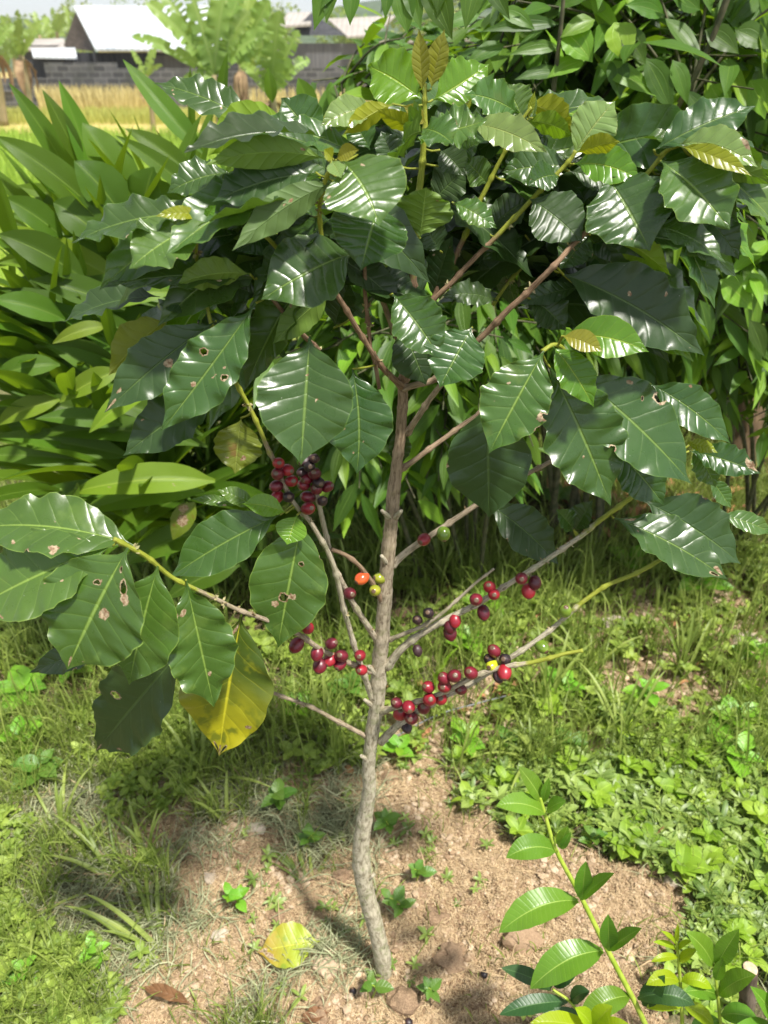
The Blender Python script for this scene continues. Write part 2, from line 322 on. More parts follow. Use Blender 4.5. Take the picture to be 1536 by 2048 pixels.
CH = {'r': cherry('cherry red', (.20, .007, .018), (.31, .014, .024), .36), 'k': cherry('cherry crimson', (.075, .006, .014), (.17, .009, .022), .38),
      'x': cherry('cherry dried', (.014, .008, .010), (.045, .018, .022), .5, 1.), 'o': cherry('cherry olive', (.22, .25, .02), (.34, .32, .03)),
      'v': cherry('cherry lime', (.42, .46, .02), (.52, .50, .04)), 'a': cherry('cherry orange', (.55, .075, .02), (.60, .14, .03)), 'e': cherry('cherry green', (.10, .17, .015), (.17, .26, .03))}

# ------------------------------------------------------------------ ground
def polypts(pp): return np.array([G(*p)[:2] for p in pp])
SOILP = polypts([(700, 1545), (860, 1530), (985, 1600), (1060, 1690), (1240, 1670), (1390, 1745), (1450, 1850), (1400, 1920), (1330, 1960), (1330, 2120), (180, 2120), (225, 1960), (285, 1850), (300, 1740), (360, 1660), (520, 1620), (640, 1690), (690, 1640)])
def polyd(x, y, poly):
    """signed distance, positive inside"""
    x = np.asarray(x, float); y = np.asarray(y, float); ins = np.zeros(x.shape, bool); d = np.full(x.shape, 1e9)
    for i in range(len(poly)):
        (x1, y1), (x2, y2) = poly[i], poly[(i+1) % len(poly)]
        c = ((y1 > y) != (y2 > y)) & (x < (x2-x1)*(y-y1)/(y2-y1+1e-12)+x1); ins ^= c
        ex, ey = x2-x1, y2-y1; t = np.clip(((x-x1)*ex+(y-y1)*ey)/(ex*ex+ey*ey), 0, 1)
        d = np.minimum(d, np.hypot(x-x1-t*ex, y-y1-t*ey))
    return np.where(ins, d, -d)
BARE = [G(1180, 1250), G(1290, 1230), G(1500, 1290), G(1180, 1080), G(800, 1240), G(1350, 1390), G(1170, 1480), G(840, 1480), G(960, 1450), G(600, 1560), G(1440, 1200), G(300, 1640), G(1240, 1370), G(1080, 1330)]
def soilmask(x, y):
    m = np.clip(polyd(x, y, SOILP)/.06+.25+1.1*vn(np.asarray(x)*11+9, np.asarray(y)*11)+.8*vn(np.asarray(x)*26+9, np.asarray(y)*26)+.5*vn(np.asarray(x)*60, np.asarray(y)*60), 0, 1)
    for i, c in enumerate(BARE):
        r = .07+.02*(i % 3); m = np.maximum(m, np.clip(1.6-np.hypot(x-c[0], (y-c[1])*.8)/r+.5*vn(np.asarray(x)*30, np.asarray(y)*30), 0, 1)*.85)
    return m
def hgt(x, y):
    x = np.asarray(x, float); y = np.asarray(y, float); near = np.exp(-np.maximum(0, np.hypot(x, y-1)-1.5)/1.2)
    d = polyd(x, y, SOILP); mound = .022*np.clip(d/.15, 0, 1)
    s = np.clip(d/.04, 0, 1)
    h = mound+near*(.020*vn(x*3.1, y*3.1)+.010*vn(x*9+5, y*9)+.004*vn(x*25, y*25+3))
    h = h+s*(.014*np.abs(vn(x*17+1, y*17))**1.5+.010*np.abs(vn(x*42, y*42))+.0060*vn(x*95, y*95)+.003*vn(x*190, y*190))
    return h
xs = np.concatenate([-np.geomspace(300, 1.35, 34), np.arange(-1.3, -.62, .02), np.arange(-.62, .78, .0055), np.arange(.78, 1.6, .02), np.geomspace(1.65, 300, 34)])
ys = np.concatenate([[-300, -60, -10, -2, -.5, 0, .15, .3, .4], np.arange(.45, 1.35, .0055), np.arange(1.35, 3.2, .025), np.geomspace(3.3, 600, 40)])
X, Y = np.meshgrid(xs, ys); Z = hgt(X, Y)
i, j = np.meshgrid(np.arange(len(ys)-1), np.arange(len(xs)-1), indexing='ij'); b0 = (i*len(xs)+j).ravel(); nX = len(xs)
def groundmat():
    b = NB('ground earth'); P0 = b.pos(); s = b.attr('soil'); f = b.attr('field')
    n1 = b.noise(P0, 9, 5); n2 = b.noise(P0, 70, 5, .65); n3 = b.noise(P0, 330, 4, .7)
    c = b.mix(b.ss(n1, .4, .6), (.25, .16, .088), (.46, .34, .205)); c = b.mix(b.ss(b.noise(P0, 3.2, 3), .54, .68, 0., .45), c, (.22, .14, .085)); c = b.mix(b.ss(n2, .45, .65, 0., .6), c, (.60, .46, .31)); c = b.mix(b.ss(n2, .48, .36, 0., .6), c, (.18, .105, .06))
    c = b.mix(b.ss(n3, .45, .7, 0., .5), c, (.56, .42, .27)); vd = b.vor(P0, 160.); c = b.mix(b.ss(vd, .4, .75, 0., .45), c, (.16, .09, .05))
    d = b.mix(b.ss(n2, .35, .65), (.060, .050, .028), (.19, .155, .09)); d = b.mix(b.ss(n3, .45, .65, 0., .6), d, (.10, .14, .04))
    c = b.mix(s, d, c); yy = b.n('ShaderNodeSeparateXYZ'); b.put(yy.inputs[0], P0); fl = b.mix(b.ss(b.noise(P0, 1.2, 4), .35, .65), (.24, .34, .05), (.34, .38, .08)); fl = b.mix(b.ss(yy.outputs[1], 13., 20.), fl, (.48, .38, .13)); c = b.mix(f, c, fl)
    hh = b.mt('ADD', b.mt('ADD', b.mt('MULTIPLY', n2, 1.), b.mt('MULTIPLY', n3, .5)), b.mt('MULTIPLY', vd, -.5))
    return b.done(b.prin(c, .95, b.bump(hh, .9, .006), .2))
M['ground'] = groundmat()
fld = np.clip((Y-3.6)/1.2, 0, 1)*np.clip((6.5-X)/2, 0, 1)
g = mk('ground', np.stack([X, Y, Z], -1), np.stack([b0, b0+1, b0+nX+1, b0+nX], 1), M['ground'], attrs={'soil': soilmask(X, Y), 'field': fld})
tag(g, kind='structure')

# ------------------------------------------------------------------ scatter (grass, ground cover, litter)
def inshade(x, y): return 0
def gpts(n, px, py, keep=None):
    """n random ground points whose picture position falls in the given ranges (uniform over the ground area seen)"""
    out = []; tot = 0
    a, b_ = G(px[0], py[1]), G(px[1], py[0]); xl = sorted([G(px[0], py[0])[0], G(px[1], py[0])[0], a[0], b_[0]])
    while tot < n:
        m = n*4; x = rng.uniform(xl[0], xl[-1], m); y = rng.uniform(a[1], b_[1], m)
        d = y*CP+CAMZ*SP; u = 768+F*x/d; v = 1024-F*(-CAMZ*CP+y*SP)/d
        k = (u > px[0]) & (u < px[1]) & (v > py[0]) & (v < py[1])
        if keep is not None: k &= keep(x, y)
        out.append(np.stack([x[k], y[k]], 1)); tot += k.sum()
    return np.vstack(out)[:n]
def blades(name, pts, h, wd, mat, lean=.5, prof='grass', nu=6, nv=3, fold=.3, droop=.35, rnd=None, parent=None, flat=False, wave=0.):
    n = len(pts); z = hgt(pts[:, 0], pts[:, 1]); B = np.column_stack([pts, z-.002]); th = rng.uniform(0, 6.283, n)
    hh = rng.uniform(h[0], h[1], n); ln = rng.uniform(.1, 1, n)*lean if not flat else rng.uniform(.93, 1.25, n)*1.35
    dr = np.stack([np.cos(th), np.sin(th), np.zeros(n)], 1)
    T = B+dr*(hh*np.sin(ln))[:, None]+np.array([0, 0, 1])*(hh*np.maximum(.04, np.cos(ln)))[:, None]
    dd = droop*rng.uniform(.2, 1, n); C = (B+T)/2-dr*(hh*dd*.4*np.cos(ln))[:, None]+np.array([0, 0, 1.])*(hh*dd*.6)[:, None]
    if flat: T[:, 2] = hgt(T[:, 0], T[:, 1])+rng.uniform(.002, .045, n); C[:, 2] = hgt(C[:, 0], C[:, 1])+rng.uniform(.004, .06, n); B[:, 2] += .004; C[:, :2] += rng.normal(0, .15, (n, 2))*hh[:, None]
    side = np.stack([-np.sin(th), np.cos(th), np.zeros(n)], 1); N = nrm(np.cross(side, T-B)*-1+rng.normal(0, .2, (n, 3))); N[N[:, 2] < 0] *= -1
    V, Q, UV = leaves(B, C, T, N, rng.uniform(wd[0], wd[1], n), nu, nv, prof, fold, wave)
    r = rep(rng.uniform(0, 1, n) if rnd is None else rnd(pts), nu*nv)
    return mk(name, V, Q, mat, parent, UV, {'rnd': r})
clump = lambda sc, th: (lambda x, y: vn(x*sc, y*sc) > th)
grassok = lambda x, y: (soilmask(x, y) < .45) | ((rng.uniform(0, 1, x.shape) < .25) & (polyd(x, y, SOILP) < -.04)) | (rng.uniform(0, 1, x.shape) < .012)
def gk(sc, th): return lambda x, y: grassok(x, y) & (vn(x*sc+3, y*sc) > th)
tag(blades('grass', gpts(30000, (-150, 1700), (860, 1560), gk(5, -.55)), (.06, .20), (.0020, .0052), M['grass'], .75, droop=.6), 'green grass growing behind and around the coffee tree', 'grass', kind='stuff')
tag(blades('grass', gpts(7500, (-100, 640), (1420, 2100), gk(8, -.45)), (.04, .13), (.0016, .0036), M['grass'], .9, droop=.7), 'short green grass left of the bare soil patch', 'grass', kind='stuff')
tag(blades('grass', gpts(900, (-50, 1560), (1100, 1560), gk(4, -.2)), (.14, .28), (.003, .006), M['grass'], .45, droop=.8, nu=8), 'tall thin grass blades standing between the weeds', 'grass', kind='stuff')
tag(blades('cut_grass', gpts(17000, (-100, 760), (1440, 2080), lambda x, y: (soilmask(x, y) < .5) | (vn(x*13, y*13+4) > .45) | (rng.uniform(0, 1, x.shape) < .05)), (.02, .085), (.0010, .0030), M['clip'], flat=True, nu=5), 'pale drying grass clippings lying at the left', 'clippings', kind='stuff')
tag(blades('cut_grass', gpts(9000, (-100, 1600), (1060, 1960), lambda x, y: (soilmask(x, y) < .6)), (.03, .09), (.0010, .0025), M['straw'], flat=True, nu=5), 'dry grass litter between the weeds and under the grass', 'clippings', kind='stuff')
# low oval-leaved ground cover: rosettes of four to seven small leaves
def rosettes(name, pts, ll, lw, mat, zr=(.003, .04), prof='oval', k=(4, 7), nu=5, nv=3, up=(.1, .7), parent=None, stem=False):
    Bs, Ts, Cs, Ns, Ws, rr = [], [], [], [], [], []
    for p in pts:
        z0 = float(hgt(*p)); z = z0+random.uniform(*zr); n = random.randint(*k); a0 = random.uniform(0, 6.28); L0 = random.uniform(*ll); r0 = random.random()
        for q in range(n):
            a = a0+q*6.283/n+random.uniform(-.35, .35); e = random.uniform(*up); L = L0*random.uniform(.6, 1.1)
            d = np.array([math.cos(a)*math.cos(e), math.sin(a)*math.cos(e), math.sin(e)]); B = np.array([p[0], p[1], z]); T = B+d*L; T[2] -= L*.15
            Bs.append(B); Ts.append(T); Cs.append(B+d*L*.5+np.array([0, 0, L*.12])); Ns.append([-d[0]*.4+random.gauss(0, .25), -d[1]*.4+random.gauss(0, .25), 1]); Ws.append(L*random.uniform(*lw)); rr.append(min(1, max(0, r0+random.uniform(-.2, .2))))
        
    V, Q, UV = leaves(Bs, Cs, Ts, Ns, Ws, nu, nv, prof, .2)
    parts = [(V, Q, UV)]; r = rep(np.array(rr), nu*nv)
    o = mk(name, V, Q, mat, parent, UV, {'rnd': r}); return o
tag(rosettes('ground_cover', gpts(2000, (820, 1640), (1420, 1960), lambda x, y: (soilmask(x, y) < .3) & (vn(x*9, y*9) > -.55)), (.018, .050), (.24, .42), M['cover'], (.002, .05)), 'low creeping weeds with small oval leaves right of the soil', 'ground cover', kind='stuff')
tag(rosettes('ground_cover', gpts(2600, (-120, 1640), (1100, 1560), gk(6, -.4)), (.016, .046), (.4, .62), M['weed'], (.01, .06)), 'mixed small broadleaf weeds among the grass', 'ground cover', kind='stuff')
tag(rosettes('ground_cover', gpts(700, (820, 1640), (1400, 2050), lambda x, y: (soilmask(x, y) < .5) & (vn(x*7+5, y*7) > -.1)), (.012, .03), (.42, .6), M['weed'], (.004, .05)), 'paler round leaved weeds mixed into the creeping weeds', 'ground cover', kind='stuff')
tag(rosettes('ground_cover', gpts(130, (820, 1640), (1400, 2050), lambda x, y: (soilmask(x, y) < .5)), (.03, .055), (.45, .7), M['lime'], (.01, .06)), 'larger lime leaved weeds scattered through the creeping weeds', 'ground cover', kind='stuff')
tag(blades('cut_grass', gpts(2600, (800, 1640), (1400, 2050), lambda x, y: (soilmask(x, y) < .7)), (.02, .07), (.0012, .003), M['clip'], flat=True, nu=5), 'dry grass bits caught in the creeping weeds', 'clippings', kind='stuff')
tag(blades('grass', gpts(4200, (800, 1640), (1400, 1980), gk(6, -.5)), (.03, .11), (.0016, .0036), M['grass'], .95, droop=.7), 'grass blades growing through the creeping weeds at the right', 'grass', kind='stuff')
tag(rosettes('ground_cover', gpts(700, (-120, 420), (1480, 2080), gk(7, -.1)), (.014, .036), (.42, .62), M['weed'], (.005, .05)), 'small round leaved weeds in the grass at the left', 'ground cover', kind='stuff')
tag(blades('grass', gpts(420, (250, 1420), (1500, 2080), lambda x, y: (soilmask(x, y) > .4) & (vn(x*10+8, y*10) > .1)), (.02, .07), (.0016, .0034), M['grass'], 1.0, droop=.7), 'thin grass sprouting through the bare soil', 'grass', kind='stuff')
tag(rosettes('ground_cover', gpts(120, (480, 1000), (1480, 2040), lambda x, y: vn(x*12+2, y*12) > 0.), (.012, .028), (.25, .4), M['cover'], (.002, .02)), 'scattered seedlings sprouting in the soil around the trunk', 'ground cover', kind='stuff')
tag(blades('ground_cover', gpts(1500, (1000, 1640), (1440, 1900), lambda x, y: soilmask(x, y) < .4), (.03, .07), (.005, .009), M['cover'], 1.1, 'lance', droop=.5), 'narrow creeping leaves at the right edge of the soil', 'ground cover', kind='stuff')
# fibre mulch and crumbs on the soil
insoil = lambda x, y: soilmask(x, y) > .55
def fibres(n, L, Wd, mat, z=(.001, .006), name='mulch_fibre', keep=insoil, rg=((150, 1520), (1520, 2110))):
    p = gpts(n, rg[0], rg[1], keep); B = np.column_stack([p, hgt(p[:, 0], p[:, 1])+rng.uniform(*z, n)]); a = rng.uniform(0, 6.283, n); l = rng.uniform(*L, n)
    d = np.stack([np.cos(a), np.sin(a), rng.uniform(-.25, .4, n)], 1); T = B+d*l[:, None]; C = (B+T)/2+rng.normal(0, .28, (n, 3))*l[:, None]; C[:, 2] = np.abs(C[:, 2]-B[:, 2])+B[:, 2]
    N = rng.normal(0, .4, (n, 3))+np.array([0, 0, 1]); V, Q, UV = leaves(B, C, T, N, rng.uniform(*Wd, n), 5, 2, 'grass', 0.)
    return mk(name, V, Q, mat, None, UV, {'rnd': rep(rng.uniform(0, 1, n), 10)})
tag(fibres(75000, (.004, .012), (.0005, .0013), M['mulch']), 'fine tan wood fibre mulch strewn over the soil', 'mulch', kind='stuff')
tag(fibres(90, (.04, .12), (.001, .002), M['straw'], (.003, .01), 'dry_stem'), 'long dry stems lying on the soil', 'straw', kind='stuff')
ICO = None
def blob(r, sq=.75, seed=0, sub=1, rough=.22):
    import bmesh
    bm = bmesh.new(); bmesh.ops.create_icosphere(bm, subdivisions=sub, radius=1)
    V = np.array([v.co[:] for v in bm.verts]); Fc = np.array([[v.index for v in f.verts] for f in bm.faces]); bm.free()
    rs = np.random.default_rng(seed); k = rs.normal(0, 1, (7, 3)); ph = rs.uniform(0, 6, 7)
    d = sum(np.sin(V@(kk*(1.2+.5*q))+p) for q, (kk, p) in enumerate(zip(k, ph)))/3.2
    V = V*(1+rough*d+rs.normal(0, rough*.22, len(V)))[:, None]*np.array([1, rs.uniform(.7, 1.1), sq]); return V*r, Fc
protos = [blob(1, .7, s, 1, .3) for s in range(8)]
def crumbs(name, n, r, mat, keep=insoil, rg=((150, 1520), (1520, 2110)), pw=3.):
    p = gpts(n, rg[0], rg[1], keep); Vs, Fs = [], []; o = 0; rr = []
    for q in range(n):
        V, Fc = protos[q % 8]; s = r[0]+(r[1]-r[0])*random.random()**pw; a = random.uniform(0, 6.28); ca, sa = math.cos(a), math.sin(a)
        W_ = V*s; W_ = np.stack([W_[:, 0]*ca-W_[:, 1]*sa, W_[:, 0]*sa+W_[:, 1]*ca, W_[:, 2]], 1)+np.array([p[q, 0], p[q, 1], float(hgt(*p[q]))+s*.25]); Vs.append(W_); Fs.append(Fc+o); o += len(V); rr.append(np.full(len(V), random.random()))
    return mk(name, np.vstack(Vs), np.vstack(Fs), mat, attrs={'rnd': np.concatenate(rr)}, smooth=False)
def crumbmat(name, a, b_, c):
    b = NB(name); r = b.attr('rnd'); P0 = b.pos(); n = b.noise(P0, 400, 4, .7); col = b.mix(b.ss(r, .2, .9), a, b_); col = b.mix(b.ss(n, .4, .65, 0., .6), col, c)
    return b.done(b.prin(col, .95, b.bump(n, .7, .003), .2))
M['crumb'] = crumbmat('soil crumb', (.26, .17, .10), (.60, .47, .33), (.42, .30, .19))
M['clod'] = crumbmat('dark clod', (.20, .13, .08), (.32, .215, .135), (.44, .31, .19))
M['stone'] = crumbmat('pale stone', (.40, .33, .25), (.52, .45, .36), (.36, .28, .20))
tag(crumbs('soil_crumb', 5200, (.0010, .0065), M['crumb']), 'small dry crumbs of soil around the trunk', 'soil crumbs', kind='stuff')
tag(crumbs('soil_crumb', 2600, (.002, .010), M['crumb'], lambda x, y: (vn(x*14+4, y*14) > .28) & (soilmask(x, y) > .3), ((150, 1500), (1520, 2110)), 2.2), 'patches of pale broken earth on the soil', 'soil crumbs', kind='stuff')
tag(crumbs('soil_crumb', 3000, (.002, .012), M['crumb'], lambda x, y: (soilmask(x, y) > .3), ((560, 1640), (1060, 1540)), 2.), 'pale crumbled earth in the bare gaps of the grass', 'soil crumbs', kind='stuff')
tag(crumbs('soil_crumb', 1500, (.002, .011), M['crumb'], lambda x, y: (soilmask(x, y) > .2) & (soilmask(x, y) < .9), ((100, 1600), (1100, 2100)), 2.), 'pale crumbled earth showing between the weeds', 'soil crumbs', kind='stuff')

def clod(px, py, rpx, label, mat='clod', seed=0, name='soil_clod', cat='soil clod', sq=.7):
    c = G(px, py, .015); r = rpx*mpp(c); V, Fc = blob(r, sq, seed, 3, .26); V = V*(1+.22*np.abs(vn(V[:, 0]/r*3+seed, V[:, 1]/r*3+V[:, 2]/r*2))+.07*vn(V[:, 0]/r*9, V[:, 2]/r*9+V[:, 1]/r*7))[:, None]
    V = V+np.array([c[0], c[1], float(hgt(c[0], c[1]))+r*.16])
    o = mk(name, V, Fc, M[mat], attrs={'rnd': np.full(len(V), (seed*.37) % 1)}, smooth=False)
    return tag(o, label, cat, group='clods and stones on the soil')
for a in [(805, 2010, 34, 'large brown clod of soil just right below the trunk base', 'clod', 1), (1045, 1885, 36, 'brown clod under the longest arching sapling leaf', 'clod', 2),
          (868, 1842, 19, 'round dark clod right of the trunk', 'clod', 3), (905, 1925, 26, 'rough clod right of the trunk foot, above the black dried cherry', 'clod', 4),
          (1297, 1737, 22, 'brown rounded clod near the green edge on the right', 'clod', 5), (555, 1838, 15, 'reddish clod above the fallen yellow leaf', 'clod', 6),
          (1345, 1765, 16, 'pale flat stone below the brown clod on the right', 'stone', 7), (443, 1875, 15, 'whitish flat stone left of the fallen yellow leaf', 'stone', 8),
          (513, 1668, 15, 'pale stone at the top of the soil left of the trunk', 'stone', 10),
          (640, 2025, 26, 'crumbly brown clod at the bottom left of the trunk', 'clod', 12),
          (690, 1760, 22, 'dark clod just left of the trunk bend', 'clod', 14),
          (1500, 1280, 26, 'pale lump of earth at the right edge of the grass', 'stone', 15), (1225, 1245, 24, 'pale lump of earth in the grass beyond the right branches', 'stone', 16), (800, 1235, 34, 'brown lump of earth behind the trunk', 'clod', 17),
          (655, 1940, 26, 'pale crumbly clod between the fallen yellow leaf and the trunk', 'crumb', 18), (780, 1550, 20, 'pale clod behind the trunk where the soil meets the grass', 'crumb', 19), (425, 1765, 13, 'small pale stone in the middle of the left soil', 'stone', 20)]:
    clod(*a[:4], mat=a[4], seed=a[5], name='stone' if a[4] == 'stone' else 'soil_clod', cat='stone' if a[4] == 'stone' else 'soil clod')

# ------------------------------------------------------------------ single leaves traced from the photograph
def spots(n, u, v, asp, lst):
    a = np.zeros(n)
    for (su, sv, r) in lst: a = np.maximum(a, np.clip(1.15-np.hypot(u-su, (v-sv)*asp*.5)/r, 0, 1))
    return a
CAM = np.array([0, 0, CAMZ])
def leaf1(name, bx, by, tx, ty, w_, yb, yt, mat, bow=0, k=.3, und=False, nu=30, nv=15, prof='coffee', fold=.22, wave=.035, nw=4.5, quilt=.02, nq=9, hole=(), brown=(), parent=None, arch=.06, roll=0., bx2=0, taper=0, slit=0.):
    B, T = P(bx, by, yb), P(tx, ty, yt); C = P((bx+tx)/2+bx2, (by+ty)/2-bow, (yb+yt)/2)
    L = np.linalg.norm(T-B); t = nrm(T-B); ctr = (B+T)/2; vc = nrm(CAM-ctr); nc = nrm(vc-t*np.dot(vc, t)); up = np.array([0, 0, 1.]); nu_ = up-t*np.dot(up, t)
    if np.linalg.norm(nu_) > .2: nu_ = nrm(nu_)
    else: nu_ = nc
    if und: N = nrm(-nc*(1-k)+nu_*k*.9); 
    else: N = nrm(nc*(1-k)+nu_*k)
    if und and np.dot(N, nc) > -.25: N = nrm(N-nc*(.25+np.dot(N, nc)+.1))
    if not und and np.dot(N, nc) < .3: N = nrm(N+nc*(.5))
    if roll: sd = np.cross(t, N); N = nrm(N*math.cos(roll)+sd*math.sin(roll))
    C = C+(N if not und else N)*L*arch
    W = w_*mpp(ctr)/max(.5, abs(np.dot(N, nc)))*1.06
    V, Q, UV = leaves(B, C, T, N, W, nu, nv, prof, fold, wave, nw, quilt, nq)
    asp = W/L; u, v = UV[:, 0], UV[:, 1]*2-1
    hl, br = spots(len(V), u, v, asp, hole), spots(len(V), u, v, asp, brown)
    Q = Q[~(hl[Q].min(1) > .97)]
    if slit:
        rr = np.random.default_rng(int(abs(bx*7+ty*3))); cut = rr.uniform(0, 1, (nu, 2)) < slit; row = Q[:, 0]//nv; cc = (Q[:, 0] % nv+.5)/(nv-1)*2-1
        Q = Q[~(cut[row, (cc > 0).astype(int)] & (np.abs(cc) > .28) & (row > 3))]
    return mk(name, V, Q, M[mat], parent, UV, {'hole': hl, 'brn': br, 'rnd': np.full(len(V), random.random())})

# ------------------------------------------------------------------ the coffee tree
tree = empty('coffee_tree', tuple(G(772, 1965)))
tag(tree, 'young coffee tree with glossy dark leaves and red cherries, planted in the bare soil', 'coffee tree')
BR = []      # (px, py, y) samples of every branch, for hanging the cherries
def limb(name, pts, r, label=None, green=(0, 0), grey=1., node=85, seg=10, parent=tree, nr=.35, rough=.03):
    """pts: (px, py, y); r: list of radii in photo pixels"""
    W_ = np.array([P(*p) for p in pts]); c = catmull(W_, 8)
    idx = np.linspace(0, 1, len(c)); pp = np.linspace(0, 1, len(pts)); ra = np.interp(idx, np.linspace(0, 1, len(r)), r)
    m = np.array([mpp(q) for q in c]); px = np.array([toPix(q) for q in c]); ln = np.concatenate([[0], np.cumsum(np.hypot(*np.diff(px, axis=0).T))])
    # resample about every 5 photo pixels
    k = max(8, int(ln[-1]/5)); s = np.linspace(0, ln[-1], k); c = np.stack([np.interp(s, ln, c[:, a]) for a in range(3)], 1); ra = np.interp(s, ln, ra)*np.interp(s, ln, m)
    if node:
        ph = random.uniform(.2, .8)*node; d = np.abs(((s+ph) % node)-node/2); ra = ra*(1+nr*np.exp(-(d/5.)**2)+nr*.6*np.exp(-((d-9)/3.)**2)*0)
    c = c+np.stack([.0006*vn(s/40+a*9, s*0+len(BR)) for a in range(3)], 1)
    for q, q2 in zip(c, s): 
        u, v = toPix(q); BR.append((u, v, q[1]))
    V, Q, UV = tube(c, ra, seg, rough)
    t = UV[:, 1]/max(UV[:, 1].max(), 1e-6)
    gn = green[0]+(green[1]-green[0])*t; ga = np.interp(t, np.linspace(0, 1, len(grey)), grey) if hasattr(grey, '__len__') else np.full(len(V), grey)
    o = mk(name, V, Q, M['bark'], parent, UV, {'green': gn, 'grey': ga})
    if label: o['label'] = label
    return o
limb('trunk', [(774, 1990, .742), (771, 1960, .745), (762, 1900, .745), (744, 1830, .75), (727, 1760, .752), (721, 1700, .755), (729, 1640, .757), (738, 1580, .757), (737, 1530, .757), (745, 1460, .757), (755, 1400, .757), (760, 1320, .757), (766, 1240, .757), (775, 1120, .758), (783, 1040, .76), (787, 980, .762), (794, 930, .765), (803, 850, .77), (806, 765, .775)],
     [25, 18, 16, 16.5, 17, 17, 16, 14, 12.5, 13, 14, 15.5, 15, 14.5, 14, 13.5, 13, 11, 10.5, 10], green=(-.3, -.3), grey=[1, 1, 1, 1, 1, .95, .7, .4, .15], node=92, seg=22, nr=.10, rough=.035)
